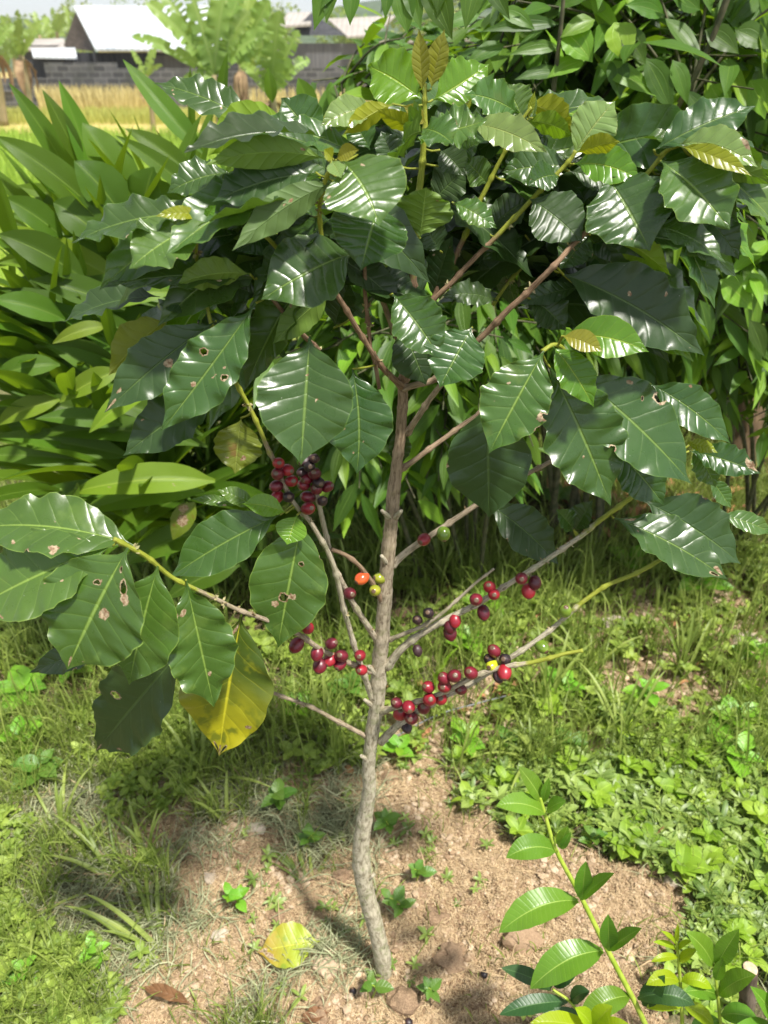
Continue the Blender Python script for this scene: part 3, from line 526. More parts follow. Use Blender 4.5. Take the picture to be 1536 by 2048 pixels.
BL = {
 'leader': ([(806, 772, .775), (815, 690, .785), (822, 620, .79), (827, 530, .79), (832, 460, .79), (842, 360, .79), (848, 290, .79), (850, 200, .79), (852, 165, .79)], [10, 9, 9, 8, 7, 7, 6, 5, 3], (-.2, 1.3), 0),
 'b1': ([(806, 775, .772), (770, 742, .765), (745, 706, .755), (728, 680, .75), (700, 632, .735), (665, 570, .72), (648, 500, .70), (640, 430, .69), (648, 370, .68), (668, 325, .67)], [7, 5.5, 5.5, 5, 4.5, 5], (-.3, 1.0), 0),
 'b2': ([(742, 704, .756), (736, 640, .757), (730, 580, .757), (728, 520, .757)], [4, 4.5, 4], (-.2, .1), 0),
 'b2s': ([(746, 704, .758), (752, 740, .756), (759, 778, .754)], [5, 4.5, 4], (0, 0), 0),
 'b3': ([(796, 682, .79), (776, 630, .785), (752, 565, .78), (736, 520, .775), (722, 460, .765)], [6, 5.5, 6], (-.2, .2), .2),
 'b4a': ([(806, 778, .772), (835, 768, .768), (870, 758, .765), (900, 730, .76), (935, 695, .755)], [7, 6.5, 6], (-.2, -.1), .3),
 'b4': ([(935, 700, .757), (973, 665, .752), (1015, 622, .745), (1060, 580, .74), (1110, 530, .732), (1150, 485, .748), (1188, 452, .757), (1240, 412, .775), (1290, 352, .76), (1330, 306, .755), (1362, 290, .735)], [6, 6.5, 6, 5.5, 5, 4.5, 4], (-.5, .75), 0),
 'b5': ([(822, 655, .79), (868, 600, .79), (905, 562, .79), (940, 527, .79), (984, 482, .79), (1015, 450, .79), (1060, 403, .79), (1108, 355, .79), (1142, 318, .79), (1152, 300, .79)], [5.5, 5.5, 5, 5, 4.5, 4], (-.3, 1.2), 0),
 'b6': ([(845, 630, .80), (868, 592, .805), (905, 522, .81), (933, 465, .815), (950, 420, .82), (970, 380, .82), (1003, 315, .82), (1030, 265, .82), (1062, 215, .82)], [5, 5.5, 5.5, 5, 4, 3.5], (-.1, 1.5), 0),
 'b7': ([(985, 610, .83), (1020, 560, .835), (1056, 520, .84), (1095, 470, .84), (1120, 430, .84)], [3.5, 4, 3], (.7, 1.3), 0),
 'b8': ([(813, 868, .77), (832, 838, .757), (860, 800, .745), (884, 765, .735), (915, 730, .73), (942, 660, .725)], [7, 6, 5.5, 5], (-.3, .3), .4),
 'b9': ([(794, 945, .765), (815, 930, .768), (850, 905, .775), (900, 868, .785), (960, 825, .795), (980, 800, .80)], [7, 5.5, 5, 4], (-.3, .2), .2),
 'b10': ([(782, 1132, .76), (812, 1105, .768), (855, 1075, .775), (900, 1045, .782), (950, 1012, .79), (985, 985, .795), (1010, 972, .80), (1060, 945, .81), (1102, 922, .82), (1180, 870, .83), (1290, 780, .83)], [8, 6, 5.5, 5, 4.5, 4], (-.3, .6), [.8, .4, .4, .1]),
 'b11': ([(772, 1335, .756), (800, 1300, .75), (835, 1272, .745), (890, 1240, .738), (950, 1210, .735), (1010, 1172, .735), (1060, 1140, .737), (1110, 1108, .74), (1160, 1072, .742), (1200, 1040, .745), (1240, 1012, .745), (1290, 975, .745), (1340, 925, .75)], [9, 7, 5.5, 5, 5, 4.5], (-1.4, 1.15), 1),
 'b12': ([(778, 1280, .755), (810, 1268, .745), (850, 1250, .738), (885, 1225, .735), (920, 1195, .735), (955, 1162, .735), (988, 1137, .735)], [5, 4, 3.5, 3, 2.5], (-.3, -.2), .8),
 'b13': ([(762, 1485, .755), (790, 1455, .745), (830, 1425, .735), (880, 1398, .725), (940, 1368, .718), (1010, 1322, .715), (1060, 1290, .715), (1110, 1252, .718), (1170, 1200, .72), (1215, 1170, .722), (1275, 1145, .725), (1325, 1118, .73), (1390, 1080, .735)], [9, 7, 6, 5.5, 5, 4.5, 4.5, 3.5], (-1.2, 1.25), 1),
 'b14': ([(757, 1424, .755), (800, 1412, .735), (850, 1398, .72), (900, 1378, .708), (950, 1352, .70), (1010, 1334, .695), (1060, 1325, .69), (1120, 1310, .685), (1166, 1301, .682)], [7, 5.5, 5, 5, 4.5, 3.5], (-1.4, 1.1), .8),
 'b15': ([(755, 1282, .757), (735, 1252, .745), (710, 1212, .735), (688, 1172, .728), (668, 1134, .722), (655, 1085, .718), (640, 1020, .715), (632, 985, .713), (626, 950, .712), (622, 920, .712), (618, 900, .712)], [7, 6, 6, 5.5, 5, 4.5, 3], (-.3, -.2), .8),
 'b16': ([(747, 1405, .757), (733, 1362, .745), (712, 1300, .732), (692, 1235, .722), (675, 1160, .712), (657, 1108, .705), (625, 1050, .70), (592, 1012, .697), (572, 975, .695), (548, 922, .692), (537, 900, .69), (515, 850, .688), (490, 800, .687), (468, 760, .686), (442, 708, .686), (425, 655, .70), (412, 605, .71), (400, 555, .71), (393, 500, .70), (400, 440, .69)], [7, 5.5, 5.5, 5, 5, 4.5, 4.5, 4, 3.5, 3.5], (-.7, 1.1), [1, 1, 1, .5, 0, 0]),
 'b17': ([(752, 1342, .757), (722, 1335, .74), (690, 1322, .72), (640, 1298, .695), (595, 1268, .672), (540, 1242, .645), (482, 1222, .625), (420, 1192, .61), (345, 1155, .595), (300, 1120, .585), (255, 1092, .575), (228, 1078, .57)], [9, 6, 5.5, 5.5, 5, 4.5, 4.5, 5, 5.5, 5], (-1.3, 1.1), .5),
 'b18': ([(732, 1472, .757), (680, 1445, .745), (620, 1413, .73), (555, 1388, .715), (520, 1372, .71)], [5, 4, 3.5], (-.3, .1), .5),
 'b19': ([(766, 1212, .757), (752, 1180, .742), (735, 1152, .732), (712, 1125, .725), (690, 1109, .72), (663, 1099, .715)], [5, 4.5, 4.5, 4.5], (-.4, .1), .1),
 'b20': ([(640, 700, .76), (607, 672, .755), (580, 640, .75), (556, 612, .745), (530, 580, .74)], [5, 5, 4], (-.3, .2), 0),
 'b21': ([(1180, 800, .76), (1150, 745, .74), (1128, 700, .72), (1108, 690, .71), (1085, 704, .70)], [4, 4.5, 4.5], (.6, 1.2), 0),
 'b22': ([(560, 500, .72), (530, 470, .71), (480, 445, .70), (420, 432, .69)], [4.5, 4.5, 4], (.5, 1.2), 0)}
for k_, (pts, r, gr, gy) in BL.items():
    limb('leader' if k_ == 'leader' else 'branch', pts, [x*.98 for x in r], green=gr, grey=gy, node=random.choice([62, 70, 78]), nr=.38)
# pruned stubs on the trunk: short snags with pale cut ends
for (a, b_) in [((724, 1770), (748, 1748)), ((790, 1035), (802, 1022)), ((778, 1035), (764, 1022)), ((775, 1130), (763, 1112)), ((752, 1350), (738, 1333)), ((745, 1412), (730, 1400)), ((735, 1520), (722, 1512))]:
    limb('stub', [(a[0], a[1], .755), ((a[0]+b_[0])/2, (a[1]+b_[1])/2, .748), (b_[0], b_[1], .742)], [7, 5, 3.5], grey=1, green=(-.3, -.3), node=0, seg=8)
BRA = np.array(BR)
def onbranch(px, py, s0=0):
    d = np.hypot(BRA[:, 0]-px, BRA[:, 1]-py); i = d.argmin(); return BRA[i]
# leaves: (base x, base y, tip x, tip y, width, depth at base, depth at tip, material, options)
H, BN, U = 'hole', 'brown', 'und'
LV = [
 (845,185,838,57,36,.775,.775,'b',dict(arch=.02,wave=.01,fold=.35)), (862,178,889,58,44,.785,.785,'b',dict(arch=.02,wave=.015,fold=.1)),
 (845,200,735,132,104,.81,.83,'y',dict(bow=12,k=.15,quilt=.035,wave=.05)), (865,200,978,128,86,.81,.84,'y',dict(bow=-8,k=.2,quilt=.035)),
 (750,215,640,252,58,.77,.74,'l',dict(bow=14,quilt=.035)), (785,208,686,270,42,.765,.74,'g',dict(bow=8,und=1,quilt=.03)),
 (852,246,806,211,30,.765,.75,'b',dict(arch=.1,nu=16)), (850,262,752,216,36,.76,.73,'g',dict(bow=-14,und=1)),
 (850,262,975,238,62,.77,.76,'n',dict(bow=-22,wave=.07,k=.55)), (846,258,908,290,66,.755,.72,'n',dict(bow=12,k=.5,wave=.07)), (846,262,795,300,60,.755,.72,'n',dict(bow=12,k=.55,wave=.06,und=1)),
 (1038,228,928,188,72,.83,.80,'n',dict(bow=16,wave=.07)), (1045,235,1010,168,70,.83,.84,'n',dict(arch=.1)),
 (858,252,962,208,48,.81,.82,'d',dict(bow=14)), (940,246,1095,306,64,.79,.74,'l',dict(bow=16,quilt=.02)),
 (1058,208,1146,272,60,.83,.80,'g',dict(bow=22,und=1)), (1052,242,1148,274,44,.83,.79,'y',dict(bow=14,und=1)),
 (1056,238,1070,182,13,.82,.82,'g',dict(wave=.0,nu=12)), (1066,236,1072,192,10,.825,.825,'l',dict(wave=0,nu=12)), (925,232,944,196,12,.80,.80,'g',dict(wave=0,nu=12)),
 (1146,312,1230,202,88,.79,.80,'l',dict(bow=10,wave=.02,quilt=.02,k=.1)), (1152,306,1240,284,40,.775,.755,'g',dict(bow=6,und=1)),
 (1148,328,1284,362,66,.78,.75,'y',dict(bow=22,quilt=.03)), (1142,332,1003,345,74,.80,.80,'m',dict(bow=8)), (1138,342,1252,386,50,.79,.78,'d',dict(bow=12)),
 (1118,352,1055,372,54,.785,.765,'m',dict(bow=14)), (1060,398,1165,484,104,.775,.74,'d',dict(bow=8,fold=.1,quilt=.04,wave=.03)),
 (1215,352,1300,502,168,.76,.71,'m',dict(bow=4,fold=.22,wave=.045,brown=((.62,-.05,.04),(.8,.5,.05)))), (1296,450,1452,526,54,.735,.70,'m',dict(bow=22,wave=.05,k=.55)),
 (1308,300,1512,212,84,.74,.75,'m',dict(bow=10,wave=.06,k=.35)), (1358,288,1516,335,66,.735,.70,'l',dict(bow=34,quilt=.045,brown=((.75,-.9,.09),))), (1360,292,1504,353,34,.725,.69,'g',dict(bow=12)),
 (1322,322,1460,460,128,.74,.69,'n',dict(bow=16,wave=.05,k=.4)), (1395,318,1548,372,52,.76,.74,'n',dict(bow=14,und=1)), (1213,466,1342,552,56,.755,.74,'y',dict(bow=16,und=1,quilt=.03)),
 (520,252,306,166,66,.76,.78,'m',dict(bow=14,wave=.05,k=.45,brown=((.35,-.2,.03),))), (575,246,416,312,92,.75,.73,'y',dict(bow=44,und=1,quilt=.03,k=.15,wave=.025)),
 (636,292,562,196,90,.79,.80,'m',dict(bow=6)), (652,302,470,258,56,.74,.72,'m',dict(bow=12,k=.5)), (715,310,546,258,58,.76,.74,'n',dict(bow=14,k=.5)),
 (655,318,410,330,60,.70,.66,'n',dict(bow=36,und=1,wave=.02,k=.15,brown=((.2,-.5,.03),))), (672,320,718,300,28,.665,.65,'b',dict(bow=10,nu=14,wave=.01)), (666,318,648,298,24,.665,.66,'g',dict(nu=14,wave=.01)), (664,322,683,356,36,.665,.645,'l',dict(nu=14,wave=.01)),
 (632,345,424,404,86,.70,.67,'d',dict(bow=10,wave=.06,quilt=.05,k=.5)), (462,345,334,386,60,.72,.71,'m',dict(bow=12,wave=.05,k=.5)), (676,352,560,300,44,.715,.71,'m',dict(bow=8)),
 (685,322,758,452,160,.665,.63,'n',dict(bow=12,bx2=14,wave=.02,fold=.12,brown=((.22,-.45,.04),(.4,.85,.04)),k=.45)), (760,405,722,541,148,.69,.66,'m',dict(bow=8,wave=.03,fold=.2)),
 (672,362,464,502,66,.68,.64,'d',dict(bow=30,und=1,wave=.03,k=.1)), (602,402,408,458,56,.70,.67,'m',dict(bow=-8,wave=.05,k=.55)),
 (388,426,142,486,66,.68,.67,'m',dict(bow=18,wave=.06,k=.6)), (415,432,310,433,26,.675,.655,'g',dict(bow=10)), (410,440,384,402,28,.675,.675,'g',dict(nu=16)), (408,442,432,410,20,.67,.665,'y',dict(nu=16)),
 (402,446,258,538,104,.675,.635,'n',dict(bow=10,wave=.05,k=.5,fold=.15)), (512,556,200,576,52,.71,.68,'m',dict(bow=16,wave=.07,k=.55)), (500,548,352,570,60,.70,.68,'n',dict(bow=18,und=1,wave=.05)),
 (708,505,522,600,138,.70,.66,'m',dict(bow=12,wave=.025,fold=.15,k=.25,quilt=.03)), (516,592,425,570,56,.72,.71,'d',dict(bow=10,wave=.06)), (392,618,318,610,36,.70,.69,'d',dict(bow=8,wave=.05)),
 (512,606,322,862,112,.685,.63,'m',dict(bow=-16,wave=.05,fold=.18,k=.2,hole=((.42,.45,.042),(.47,-.6,.035)),brown=((.62,.1,.03),(.5,-.3,.02)),nu=46,nv=21)),
 (432,642,208,826,98,.70,.65,'d',dict(bow=12,wave=.045,k=.25,brown=((.45,-.25,.05),(.93,.2,.07),(.82,.4,.035)))), (338,638,217,752,76,.72,.69,'o',dict(bow=14,und=1,wave=.05)),
 (440,782,246,912,100,.69,.66,'d',dict(bow=10,quilt=.05,wave=.04,k=.25)), (482,836,470,948,92,.715,.69,'o',dict(wave=.045,fold=.1,hole=((.72,.5,.05),),brown=((.7,-.35,.08),))),
 (620,672,602,930,182,.675,.62,'m',dict(fold=.16,wave=.018,quilt=.015,k=.15,brown=((.62,-.02,.012),(.4,.3,.01)),nu=44,nv=19)), (705,738,713,948,128,.70,.665,'m',dict(bx2=18,wave=.035,fold=.2,quilt=.03,brown=((.7,-.1,.025),(.78,.3,.025)))),
 (662,585,545,688,62,.74,.72,'n',dict(bow=8,und=1,k=.1)), (600,595,660,470,80,.76,.76,'d',dict(bow=0,und=1)), (785,588,884,722,98,.735,.70,'m',dict(bow=10,wave=.05,fold=.25)), (944,655,879,776,116,.72,.685,'m',dict(wave=.03,fold=.2)),
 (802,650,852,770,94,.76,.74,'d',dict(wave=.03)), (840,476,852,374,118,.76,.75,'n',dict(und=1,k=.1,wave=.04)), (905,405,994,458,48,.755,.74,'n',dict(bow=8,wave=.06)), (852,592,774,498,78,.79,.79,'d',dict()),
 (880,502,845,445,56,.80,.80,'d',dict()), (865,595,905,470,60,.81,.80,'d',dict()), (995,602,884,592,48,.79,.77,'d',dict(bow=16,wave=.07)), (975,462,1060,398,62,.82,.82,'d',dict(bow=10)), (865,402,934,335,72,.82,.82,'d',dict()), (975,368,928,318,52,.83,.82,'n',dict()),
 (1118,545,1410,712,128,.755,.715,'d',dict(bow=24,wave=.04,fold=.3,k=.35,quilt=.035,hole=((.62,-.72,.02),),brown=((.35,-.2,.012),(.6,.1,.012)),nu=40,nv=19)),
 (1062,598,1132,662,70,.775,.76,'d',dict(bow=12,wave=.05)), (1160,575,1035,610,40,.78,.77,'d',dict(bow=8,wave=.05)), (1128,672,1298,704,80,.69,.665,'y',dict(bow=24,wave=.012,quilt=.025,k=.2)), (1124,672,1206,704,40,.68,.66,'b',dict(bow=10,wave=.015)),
 (1106,692,1188,814,68,.69,.665,'y',dict(bow=10,wave=.03,quilt=.03)), (1088,702,977,908,130,.69,.65,'n',dict(wave=.03,fold=.15,hole=((.5,-.95,.05),(.62,-1.,.035)),brown=((.38,.42,.022),(.52,-.85,.06)),nu=40,nv=19)),
 (975,800,978,1036,160,.72,.70,'d',dict(wave=.025,fold=.2,quilt=.045,k=.2)), (1100,735,1222,1012,146,.71,.675,'m',dict(bow=6,wave=.04,fold=.15,hole=((.62,.25,.016),),nu=40,nv=19)),
 (1148,748,1385,970,138,.735,.69,'m',dict(bow=14,wave=.03,fold=.12,k=.4,quilt=.035,hole=((.38,.75,.03),(.42,-.6,.018),(.5,-.95,.06)),brown=((.3,-.8,.03),(.3,.78,.04)),nu=46,nv=21)),
 (1300,768,1462,888,78,.755,.72,'m',dict(bow=16,wave=.045)), (1224,892,1328,1010,88,.745,.72,'m',dict(bow=6,wave=.03,quilt=.04,hole=((.15,-.3,.025),))),
 (1228,1036,1456,1160,94,.735,.695,'m',dict(bow=14,wave=.04,quilt=.03,k=.45,brown=((.12,-.6,.06),(.9,-.3,.08)),hole=((.88,.5,.07),))), (1288,1002,1482,1128,116,.75,.72,'d',dict(bow=14,wave=.04,k=.3)),
 (976,1008,1118,1130,84,.79,.77,'d',dict(bow=14,wave=.025,quilt=.04)), (1150,1062,1186,1000,48,.745,.74,'d',dict(fold=.4)), (1148,1060,1112,1018,42,.745,.74,'m',dict(fold=.4)),
 (1378,902,1522,948,58,.76,.73,'m',dict(bow=8,wave=.07,brown=((.85,-.5,.15),))), (1385,885,1432,975,52,.765,.755,'n',dict(wave=.05)), (1420,955,1462,1016,34,.77,.76,'n',dict()), (1372,886,1436,906,26,.745,.73,'g',dict(bow=6)), (1438,1030,1548,1068,40,.78,.77,'n',dict(bow=8,wave=.05)),
 (272,1092,-62,1058,124,.59,.60,'n',dict(bow=34,wave=.03,quilt=.035,k=.45,brown=((.42,-.75,.045),(.66,-.7,.02)))), (226,1092,-66,1226,150,.58,.555,'n',dict(bow=10,wave=.03,quilt=.02,k=.45,brown=((.35,-.4,.02),),hole=((.4,.1,.012),))),
 (256,1095,134,1340,212,.565,.525,'n',dict(wave=.02,fold=.12,k=.35,quilt=.02,hole=((.24,-.42,.075),(.32,.22,.04),(.15,-.22,.04)),brown=((.3,-.5,.06),(.48,-.18,.06),(.3,.2,.03),(.93,.1,.06)),nu=50,nv=25)),
 (316,1132,258,1370,148,.585,.55,'n',dict(wave=.03,fold=.15,k=.3)), (372,1160,428,1414,132,.59,.565,'n',dict(wave=.05,fold=.2,hole=((.25,.95,.09),),brown=((.22,.45,.045),(.72,-.1,.03)),nu=44,nv=19)),
 (484,1226,438,1512,168,.635,.60,'w',dict(bow=0,wave=.03,fold=.22,k=.25,brown=((.98,0,.09),(.1,.3,.06),(.55,.35,.03),(.7,-.75,.03)),hole=((.95,.6,.08),(.93,-.6,.07)),nu=46,nv=21)), (372,1290,192,1502,148,.62,.64,'d',dict(bow=-4,wave=.035,k=.2,fold=.2,brown=((.97,0,.07),))),
 (560,1030,338,1156,102,.675,.645,'m',dict(bow=8,wave=.03,k=.4)), (512,1016,434,980,34,.68,.68,'n',dict(bow=8)), (480,1012,382,998,20,.69,.69,'n',dict(bow=6,wave=.1,brown=((.3,-.8,.06),))),
 (572,1026,484,1008,42,.675,.66,'y',dict(bow=10,wave=.01)), (594,1030,574,1090,60,.67,.65,'y',dict(wave=.01)), (606,1034,556,1296,144,.675,.635,'n',dict(wave=.02,fold=.12,k=.3,hole=((.33,-.25,.033),(.6,.08,.055)),brown=((.58,-.15,.04),(.66,.3,.04)),nu=46,nv=23)),
 (560,470,470,505,60,.74,.72,'m',dict(bow=10)), (620,430,560,500,70,.75,.73,'d',dict()), (740,300,700,236,56,.78,.79,'m',dict(bow=6)), (790,330,762,262,54,.79,.80,'d',dict()), (900,330,960,285,52,.80,.79,'m',dict(bow=12)), (880,300,930,352,56,.80,.78,'d',dict(bow=8)),
 (1050,470,965,520,66,.83,.82,'m',dict(bow=10)), (1180,470,1120,540,66,.79,.77,'m',dict(bow=4)), (1210,430,1290,520,76,.78,.75,'d',dict(bow=14)), (1250,560,1160,500,70,.80,.79,'m',dict(bow=10)), (470,640,395,700,70,.72,.70,'d',dict(bow=12)), (450,560,380,505,64,.73,.73,'m',dict(bow=10)),
 (1320,350,1260,450,76,.78,.75,'m',dict(bow=8)), (1400,420,1478,520,60,.79,.77,'d',dict(bow=10)), (700,420,640,350,66,.74,.74,'d',dict(bow=8)), (1290,640,1370,690,50,.79,.77,'y',dict(bow=12,und=1)), (1010,360,1075,305,56,.83,.83,'m',dict(bow=8)),
 (240,1290,58,1346,56,.62,.63,'d',dict(bow=10,wave=.05)), (800,930,800,852,44,.78,.77,'d',dict()), (668,655,700,560,60,.80,.80,'d',dict()), (1340,430,1400,340,60,.80,.80,'d',dict()),
]
LO = []
for t_ in LV:
    if t_[4] > 40: t_[8]['wave'] = t_[8].get('wave', .035)*random.uniform(1.1, 1.7); t_[8]['nw'] = random.uniform(3.4, 6.); t_[8]['nq'] = random.choice([8, 9, 10, 11])
    if t_[7] in 'mdn' and t_[4] > 48:
        t_[8]['brown'] = tuple(t_[8].get('brown', ()))+tuple((random.uniform(.15, .9), random.uniform(-.85, .85), random.choice([.008, .011, .014, .024])) for _ in range(random.choice([1, 2, 3, 4])))
        if random.random() < .35: t_[8]['hole'] = tuple(t_[8].get('hole', ()))+((random.uniform(.2, .8), random.choice([-1, -.97, .96, 1, .5]), random.uniform(.02, .04)),)
    o = leaf1('leaf', *t_[:8], parent=tree, **t_[8]); LO.append(o)
    if t_[7] == 'w': o['label'] = 'yellowing leaf with a brown withered tip'
    elif t_[7] == 'b': o['label'] = 'bronze young leaf'
    elif t_[7] == 'o': o['label'] = 'olive leaf spotted with brown'
fb = []; rs = np.random.default_rng(5)
for _ in range(400):
    q = BRA[rs.integers(len(BRA))]
    if q[1] > 640 or (q[1] > 560 and abs(q[0]-800) < 120): continue
    fb.append(q)
    if len(fb) >= 84: break
fb = np.array(fb); B = np.array([P(*q) for q in fb])+rs.normal(0, .012, (len(fb), 3))+np.array([0, .06, 0]); a = rs.uniform(-.5, 3.6, len(fb))
d = nrm(np.stack([np.cos(a)*1.1, np.abs(np.sin(a))*.8, rs.uniform(-.75, .15, len(fb))], 1)); L = rs.uniform(.09, .14, len(fb)); T = B+d*L[:, None]; T[:, 2] -= L*.2
V, Q, UV = leaves(B, (B+T)/2+np.array([0, 0, 1])*(L*.12)[:, None], T, np.array([0, -.35, 1.])+rs.normal(0, .3, (len(fb), 3)), L*.46, 20, 9, 'coffee', .25, .05, 4, .02)
tag(mk('foliage', V, Q, M['d'], tree, UV, {'rnd': rep(rs.uniform(0, 1, len(fb)), 180)}), kind='stuff')
# outer crown leaves: nearer the surface of the crown, drooping outwards, clear of the open middle where the stems show
fb = []
for _ in range(3000):
    q = BRA[rs.integers(len(BRA))]; x, y = q[0]+rs.normal(0, 38), q[1]+rs.normal(0, 30)
    if not (215 < y < 620) or (640 < x < 1010 and y > 455) or not (180 < x < 1450) or (x < 420 and y < 400): continue
    if fb and min(math.hypot(x-a[0], y-a[1]) for a in fb) < 36: continue
    fb.append((x, y, q[2]+.035+rs.normal(0, .012)))
    if len(fb) >= 62: break
fb = np.array(fb); B = np.array([P(*q) for q in fb]); out = nrm(B-P(815, 420, .80)); d = nrm(out*np.array([1., .35, .5])+rs.normal(0, .3, B.shape)+np.array([0, 0, -.35])); L = rs.uniform(.10, .145, len(fb))
T = B+d*L[:, None]; T[:, 2] -= L*.18; N = np.array([0, -.55, 1.])+rs.normal(0, .35, B.shape); C = (B+T)/2+np.array([0, 0, 1])*(L*.14)[:, None]
for mt_, sl in (('m', slice(0, 26)), ('n', slice(26, 48)), ('y', slice(48, 54)), ('d', slice(54, 99))):
    V, Q, UV = leaves(B[sl], C[sl], T[sl], N[sl], L[sl]*.45, 26, 11, 'coffee', .3, .06, 5, .02); k = len(B[sl]); tag(mk('foliage', V, Q, M[mt_], tree, UV, {'rnd': rep(rs.uniform(0, 1, k), 286)}), kind='stuff')
# petioles: a short stalk from every leaf to the nearest branch
for t_, lo in zip(LV, LO):
    d = np.hypot(BRA[:, 0]-t_[0], BRA[:, 1]-t_[1]); i = d.argmin()
    if 6 < d[i] < 75:
        a, b_ = P(t_[0], t_[1], t_[5]), P(*BRA[i]); c = (a+b_)/2+np.array([0, .004, -.002]); V, Q, UV = tube(catmull([b_, c, a], 4), 2.2*mpp(a), 6)
        mk('petiole', V, Q, M['bark'], lo, UV, {'green': np.full(len(V), 1.), 'grey': np.zeros(len(V))})
# cherries
def cherrymesh(mat, sd, wr=0):
    rs = np.random.default_rng(sd); nu_, nv_ = 14, 20; th = np.linspace(0, np.pi, nu_); ph = np.linspace(0, 2*np.pi, nv_, endpoint=False); V = []
    for a in th:
        for p in ph:
            r = 1+wr*math.sin(p*5+a*3)*math.sin(a)*.5
            z = math.cos(a); 
            if z < -.93: z = -.93-(z+.93)*-.6       # flattened calyx end
            V.append((math.sin(a)*math.cos(p)*r, math.sin(a)*math.sin(p)*r*.96, z*1.08))
    # raised calyx ring: pull ring vertices out
    V = np.array(V).reshape(nu_, nv_, 3); V[-2, :, 2] -= .10; V = V.reshape(-1, 3)*.007
    i, j = np.meshgrid(np.arange(nu_-1), np.arange(nv_), indexing='ij'); j2 = (j+1) % nv_
    Q = np.stack([i*nv_+j, (i+1)*nv_+j, (i+1)*nv_+j2, i*nv_+j2], -1).reshape(-1, 4)
    me = mk('cherry', V, Q, mat); dat = me.data; bpy.data.objects.remove(me); return dat
CM = {k: cherrymesh(m, 1, .09 if k == 'x' else 0) for k, m in CH.items()}
CN = {'r': None, 'k': None, 'x': 'dried blackened cherry', 'o': 'unripe olive green cherry', 'v': 'unripe yellow green cherry', 'a': 'orange cherry', 'e': 'unripe green cherry'}
CL = [(557,926,'r'),(574,940,'r'),(555,948,'k'),(553,972,'k'),(554,994,'r'),(583,962,'r'),(608,969,'k'),(614,956,'k'),(604,944,'x'),(619,933,'x'),(611,922,'x'),(629,917,'x'),(629,947,'k'),(637,965,'x'),(633,978,'k'),(654,973,'k'),(616,994,'k'),(616,1017,'r'),(577,994,'x'),(645,1002,'x'),
 (724,1156,'a'),(760,1156,'o'),(750,1181,'o'),(848,1079,'r'),(887,1067,'e'),(616,1256,'r'),(593,1290,'k'),(663,1287,'k'),(634,1307,'k'),(661,1319,'r'),(683,1312,'k'),(680,1327,'k'),(640,1331,'k'),(720,1311,'r'),(723,1340,'r'),(699,1187,'k'),
 (1043,1157,'k'),(1070,1165,'k'),(1057,1182,'r'),(979,1174,'r'),(988,1189,'r'),(952,1199,'k'),(967,1225,'k'),(910,1241,'r'),(900,1252,'k'),(900,1266,'k'),(835,1240,'x'),(857,1226,'x'),(835,1301,'x'),(1130,1222,'e'),(1083,1292,'e'),(988,1302,'k'),(1010,1319,'x'),(985,1331,'v'),(979,1319,'x'),(1009,1344,'r'),(997,1353,'x'),
 (942,1346,'k'),(909,1352,'k'),(888,1357,'k'),(889,1373,'r'),(857,1374,'r'),(859,1399,'r'),(881,1398,'r'),(848,1415,'k'),(922,1379,'k'),(793,1406,'k'),(800,1428,'r'),(823,1436,'k'),(813,1454,'x'),(817,1414,'r')]
stems = []
for (x, y, k) in CL:
    bx, by, bd = onbranch(x, y); s = 1.0 if k not in 'x' else .86
    dpx = math.hypot(x-bx, y-by)
    p = P(x, y, bd-(.004 if dpx > 9 else .011)); q = P(bx, by, bd)
    o = bpy.data.objects.new('cherry', CM[k]); COL.objects.link(o); adopt(o, tree, p)
    axis = Vector(q-p)
    if axis.length < 1e-4: axis = Vector((0, 1, 0))
    axis = axis.normalized()+Vector((random.uniform(-.5, .5), random.uniform(.0, .6), random.uniform(-.5, .5)))
    o.rotation_euler = axis.to_track_quat('Z', 'Y').to_euler(); px_r = random.uniform(12.6, 15.2)*s*mpp(p)/.0072; o.scale = (px_r*random.uniform(.92, 1.), px_r*random.uniform(.9, .98), px_r*random.uniform(1.02, 1.14))
    if CN[k]: o['label'] = CN[k]
    V, Q, UV = tube(np.array([q, (p+q)/2+np.array([0, .002, 0]), p]), 1.8*mpp(p), 6)
    mw = Matrix.LocRotScale(Vector(p), o.rotation_euler, o.scale).inverted(); V = np.array([(mw @ Vector(v))[:] for v in V]); sk_ = mk('stalk', V, Q, M['bark'], o, UV, {'green': np.full(len(V), .3), 'grey': np.full(len(V), .5)})
# dry bracts and old flower remains at the nodes
bp = BRA[rng.integers(0, len(BRA), 150)]; bp = bp[(bp[:, 1] < 1450) & (bp[:, 1] > 380) & ~((np.abs(bp[:, 0]-775) < 30) & (bp[:, 1] > 800))]
M['bract'] = plain('bract', (.16, .10, .05), (.42, .40, .20), .8, 150)
for q in bp[:90]:
    b_ = P(*q); d = rng.normal(0, 1, (6, 3)); d = nrm(d); B = b_+d*.0005; T = b_+d*rng.uniform(.0055, .0085, (6, 1)); V, Q, UV = leaves(B, (B+T)/2, T, rng.normal(0, 1, B.shape), .003, 4, 3, 'oval', .3)
    mk('bract', V, Q, M['bract'], tree, UV)

